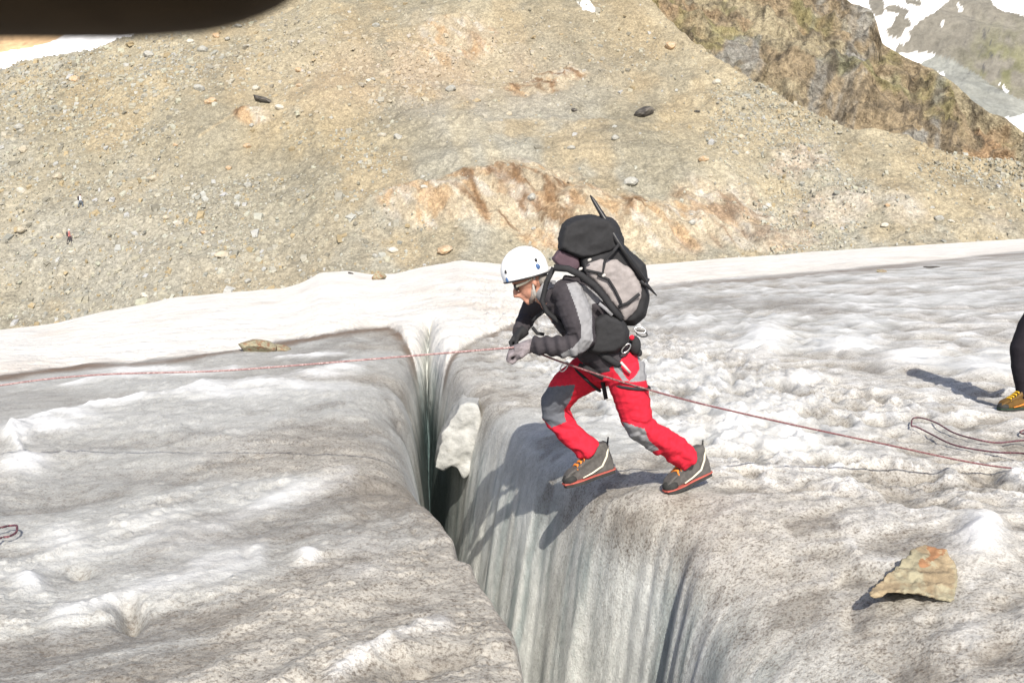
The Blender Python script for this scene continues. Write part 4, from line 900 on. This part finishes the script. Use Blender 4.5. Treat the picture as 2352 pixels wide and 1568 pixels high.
strap([(1170, 480), (1110, 560), (1050, 620), (1030, 730), (880, 700), (890, 640)], -.20, 3.5, 'compression_strap', BLK, pk)
strap([(990, 740), (1080, 780), (1130, 860), (1180, 960), (1190, 1000)], -.205, 3.2, 'compression_strap', BLK, pk)
strap([(1160, 1010), (1240, 980), (1340, 900)], -.205, 4, 'compression_strap', BLK, pk)
strap([(1080, 280), (1140, 370), (1190, 500), (1270, 620)], -.11, 6, 'axe_sleeve', BLK, pk, 6)
strap([(1380, 780), (1410, 800)], -.06, 8, 'pick_holder', BLKP, pk, 8)
for p_ in [(1040, 745), (845, 690), (920, 615)]:
    q = MB(); q.ball(P(*Z1(*p_), YC-.21), [np.array([4.5, 0, 2])*sM, hs*2*sM, np.array([-1, 0, 3])*sM], 10, 8); q.build('buckle', WEB, pk)
solid([Z1(*p) for p in [(950, 1130), (1060, 1060), (1200, 1120), (1250, 1220), (1230, 1330), (1130, 1400), (980, 1400), (900, 1390), (960, 1260)]], -.235, -.06, .009, 6, 'hip_belt', BLK, pk, .010, 941, taper=.15)
strap([(1000, 980), (1060, 1030), (1110, 1080)], -.225, 4, 'adjuster_strap', GREY, pk)
chest = strap([(440, 1130), (480, 1090), (560, 1030)], -.02, 4, 'sternum_strap', BLK, pk, 4)
strap([(440, 1180), (480, 1230), (540, 1240)], .0, 4, 'sternum_strap', BLK, pk, 4)
axe = empty('ice_axe', P(1395, 505, YC-.11), 'black ice axe strapped upright to the pack, spike pointing up', 'ice axe')
q = MB(); q.tube([K(*Z1(925, 72), -.10, 1.5), K(*Z1(950, 110), -.10, 4.2), K(*Z1(1050, 275), -.12, 6.5), K(*Z1(1150, 450), -.17, 6.5), K(*Z1(1390, 800), -.17, 5)], 8); q.build('shaft', BLKP, axe)
q = MB(); q.tube([K(*Z1(1350, 790), -.17, 5), K(*Z1(1410, 835), -.16, 4.5), K(*Z1(1485, 915), -.14, 1.2)], 8); q.build('pick', BLKP, axe)

# ------------------------------------------------------------------ ropes
def rope(name, pts, r, m, label, steps=8):
    pts = [np.array(p, float) for p in pts]; out = []
    for i in range(len(pts)-1):
        p0 = pts[max(i-1, 0)]; p1 = pts[i]; p2 = pts[i+1]; p3 = pts[min(i+2, len(pts)-1)]
        for t in np.linspace(0, 1, steps, endpoint=False):
            out.append(.5*((2*p1)+(-p0+p2)*t+(2*p0-5*p1+4*p2-p3)*t*t+(-p0+3*p1-3*p2+p3)*t**3))
    out.append(pts[-1]); q = MB(); q.tube([(p, r) for p in out], 8)
    return tag(build(name, q.V, q.F, m, loc=out[0]), label, 'rope')
a0 = P(1190, 797, YC-.14); a1 = P(0, 885, 6.4); a2 = a1+(a1-a0)*.9; a2[2] = ice_z(a2[0], a2[1])+.01
mid_ = (a0+a1)/2; mid_[2] -= .012
rope('climbing_rope', [a0+np.array([.03, .03, -.01]), a0, mid_, a1, a2], .0055, ROPE, 'thin rose rope stretched from the gloved hand out to the left', 14)
b0 = P(1292, 832, YC-.20); b1 = P(1440, 880, YC-.22); b2 = P(1640, 934, YC-.12); b3 = P(2000, 1013, 5.95); b4 = P(2330, 1096, 6.12)
b4[2] = max(b4[2], ice_z(b4[0], b4[1])+.012); b5 = np.array([3.9, 6.3, ice_z(3.9, 6.3)+.012])
rope('climbing_rope', [P(1225, 806, YC-.12), b0, b1, b2, b3, b4, b5], .0055, ROPEM, 'rose rope running from the climber at the waist down to the lower right', 12)
def ground_rope(pix, r, label, lift=.012):
    pts = []
    for (x, y) in pix:
        p = ice_at(x, y).copy(); zz = max(ice_z(p[0]+ox, p[1]+oy) for ox in (-.09, -.045, 0, .045, .09) for oy in (-.12, -.06, 0, .06)); pts.append((p[0], p[1], zz+lift))
    return rope('rope_loop', pts, r, ROPED, label, 6)
ground_rope([(2480, 1045), (2400, 1032), (2352, 1027), (2290, 1024), (2240, 1018), (2190, 1004), (2150, 985), (2120, 974), (2098, 976), (2092, 985), (2102, 994), (2130, 1005), (2180, 1026), (2230, 1040), (2290, 1053), (2352, 1064), (2420, 1080)], .006, 'plum rope lying in a long loop on the ice below the standing leg', .018)
ground_rope([(-120, 1250), (-40, 1238), (0, 1231), (20, 1224), (35, 1223), (41, 1230), (38, 1238), (22, 1246), (0, 1256), (-60, 1290)], .006, 'small loop of plum rope at the left border of the ice', .03)
ground_rope([(2480, 1012), (2380, 1008), (2350, 1006), (2342, 1000), (2350, 993), (2400, 990)], .006, 'short bend of rope on the ice close to the yellow boot', .015)

# ------------------------------------------------------------------ other people
def standing(name_base, base, face, hgt, mats, label, vox, group=None, hat=None, pack=None, stride=.10, detail=True, lean=0.0, rear=None, arm=0.0):
    rear = -stride if rear is None else rear
    """face: unit vector (x, y) the person looks along"""
    fx_, fy_ = face; f = np.array([fx_, fy_, 0.]); sdv = np.array([-fy_, fx_, 0.]); b = np.array(base, float); k = hgt/1.78
    def W(a, s, z): return b + (f*(a - lean*max(0, z-.42)) + sdv*s + np.array([0, 0, z]))*k
    o = empty('person', b, label, 'person', group)
    mb = MB()
    mb.ball(W(.03, 0, 1.66), [f*.10*k, sdv*.077*k, np.array([0, 0, .12*k])]); mb.tube([(W(.0, 0, 1.48), .055*k), (W(.015, 0, 1.58), .05*k)], 10)
    mb.tube([(W(.11, 0, 1.66), .016*k), (W(.14, 0, 1.635), .016*k)], 8)
    for s in (-1, 1):
        mb.ball(W(.02, s*.078, 1.65), [f*.02*k, sdv*.012*k, np.array([0, 0, .03*k])], 8, 6)
        mb.tube([(W(arm+.16, s*.27, .92), .032*k), (W(arm+.20, s*.26, .86), .036*k), (W(arm+.23, s*.25, .80), .02*k)], 8)
        for j in (-.02, 0, .02): mb.tube([(W(arm+.22, s*.26+j, .83), .009*k), (W(arm+.245, s*.25+j, .79), .009*k), (W(arm+.235, s*.24+j, .755), .008*k)], 6)
        mb.tube([(W(arm+.19, s*.23, .88), .010*k), (W(arm+.235, s*.215, .84), .010*k), (W(arm+.25, s*.215, .80), .008*k)], 6)
    mb.tube([(W(0, 0, 1.50), .06*k, .06*k), (W(0, 0, .95), .10*k, .12*k)], 12)
    V, F, N = remesh(mb, vox, 2); build('body', V, F, mats['skin'], o)
    mb = MB(); mb.tube([(W(0, 0, 1.50), .10*k), (W(0, 0, 1.42), .15*k), (W(0, 0, 1.2), .16*k), (W(0, 0, 1.0), .155*k), (W(0, 0, .90), .16*k)], 14)
    for s in (-1, 1): mb.tube([(W(0, s*.13, 1.43), .075*k), (W(-.02, s*.2, 1.35), .068*k), (W(-.04, s*.26, 1.12), .058*k), (W(arm+.06, s*.27, 1.0), .05*k), (W(arm+.16, s*.27, .92), .042*k)], 10)
    V, F, N = remesh(mb, vox, 3); build('jacket', wrinkle(V, N, .012*k, 9, 3), F, mats['top'], o)
    mb = MB(); mb.tube([(W(0, 0, 1.0), .145*k), (W(0, 0, .88), .155*k)], 14)
    for s, st in ((-1, stride), (1, rear)): mb.tube([(W(0, s*.085, .90), .095*k), (W(st*.6+.03, s*.10, .70), .088*k), (W(st+.05, s*.11, .52), .074*k), (W(st+.01, s*.115, .36), .066*k), (W(st-.03, s*.12, .20), .052*k), (W(st-.05, s*.12, .10), .050*k)], 12)
    V, F, N = remesh(mb, vox, 3); build('trousers', wrinkle(V, N, .012*k, 9, 5), F, mats['legs'], o)
    for s, st in ((-1, stride), (1, rear)):
        if detail: boot(o, W(st-.12, s*.12, 0), W(st+.18, s*.13, 0), (0, 0, 1), .3, mats['boot'])
        else:
            q = MB(); q.tube([(W(st-.1, s*.12, .05), .05*k), (W(st, s*.12, .06), .055*k), (W(st+.15, s*.12, .035), .04*k)], 8); q.build('boot', mats['boot'][0], o)
    if hat is not None:
        q = MB(); q.ball(W(.01, 0, 1.70), [f*.125*k, sdv*.10*k, np.array([0, 0, .10*k])], 14, 8); q.build('helmet' if detail else 'hat', hat, o)
    if pack is not None:
        q = MB(); q.ball(W(-.22, 0, 1.22), [f*.13*k, sdv*.17*k, np.array([0, 0, .30*k])], 14, 10); q.build('rucksack', pack, o)
    return o
sz = ice_z(4.27, 8.1)
standing('person', (4.32, 8.12, sz), (-.96, -.28), 1.80, dict(skin=SKIN, top=BLK, legs=BTRS, boot=(YEL, SOLEB, mat('green_rubber', (.02, .045, .025), .8, .2), SOLEB, mat('yellow_lace', (.6, .36, .02), .7, .1), ORNG)), 'person in black trousers and yellow boots cut off by the right border', .014, hat=HELM, stride=.05, lean=.2, rear=-.45, arm=-.30)
WH = fabric('white_shirt', (.8, .8, .82)); BL = fabric('grey_blue_trousers', (.10, .12, .15)); PK = fabric('pinkish_red_jacket', (.42, .16, .15)); DKT = fabric('dark_trousers', (.06, .05, .055))
p1 = hill_at(184, 476); standing('person', (p1[0], p1[1], p1[2]), (.8, .6), 1.75, dict(skin=SKIN, top=WH, legs=BL, boot=(BLK,)), 'tiny far hiker in white, upper of two on the scree', .035, 'hikers climbing the scree slope', hat=DKT, pack=DKT, stride=.22, detail=False)
p2 = hill_at(158, 560); standing('person', (p2[0], p2[1], p2[2]), (.8, .6), 1.75, dict(skin=SKIN, top=PK, legs=DKT, boot=(BLK,)), 'tiny far hiker in reddish clothes, lower of two on the scree', .035, 'hikers climbing the scree slope', hat=WH, pack=DKT, stride=.22, detail=False)

# ------------------------------------------------------------------ the photographer's gloved hand, shade put into its dark colour, one fingertip over the lens corner
YH = 0.092; sH = YH/FPX
hand = empty('gloved_hand', P(-300, -500, YH), 'out-of-focus gloved fingertip, dark brown in place of shade, intruding over the top left corner', 'hand')
mb = MB()
tip = P(700, -262, YH); back_ = P(-240, -214, YH+.004); kn = P(-1150, -520, YH-.012)
mb.tube([(P(752, -272, YH), .0030), (P(732, -272, YH), .0060), (P(670, -270, YH), .0094), (P(570, -266, YH), .0113), (P(430, -250, YH), .0122), (P(240, -237, YH+.001), .0124), (back_, .0120), (kn, .0125), (P(-1900, -800, YH-.03), .014)], 20)
pal_c = P(-2500, -1400, YH-.045)
mb.tube([(P(-1800, -700, YH-.03), .016, .03), (pal_c, .018, .045), (P(-3100, -2300, YH-.06), .018, .044), (P(-3600, -3200, YH-.07), .022, .034)], 16)
for i, dz in enumerate([(0.004, -.024), (.007, -.046), (.012, -.066)]):
    s0 = pal_c + np.array([.012, dz[1]*.6+.02, .012]); mb.tube([(s0, .0118), (s0+np.array([.030, dz[1]*.25-.008, .018]), .0115), (s0+np.array([.046, dz[1]*.3-.018, .006]), .0105), (s0+np.array([.040, dz[1]*.3-.022, -.010]), .0095)], 12)
th0 = P(-3000, -1500, YH-.05); mb.tube([(th0, .014), (th0+np.array([.012, -.01, -.030]), .0125), (th0+np.array([.034, -.018, -.046]), .011), (th0+np.array([.050, -.022, -.05]), .008)], 12)
V, F, N = remesh(mb, .0016, 4); build('glove', V, F, SHADE_LEATHER, hand)
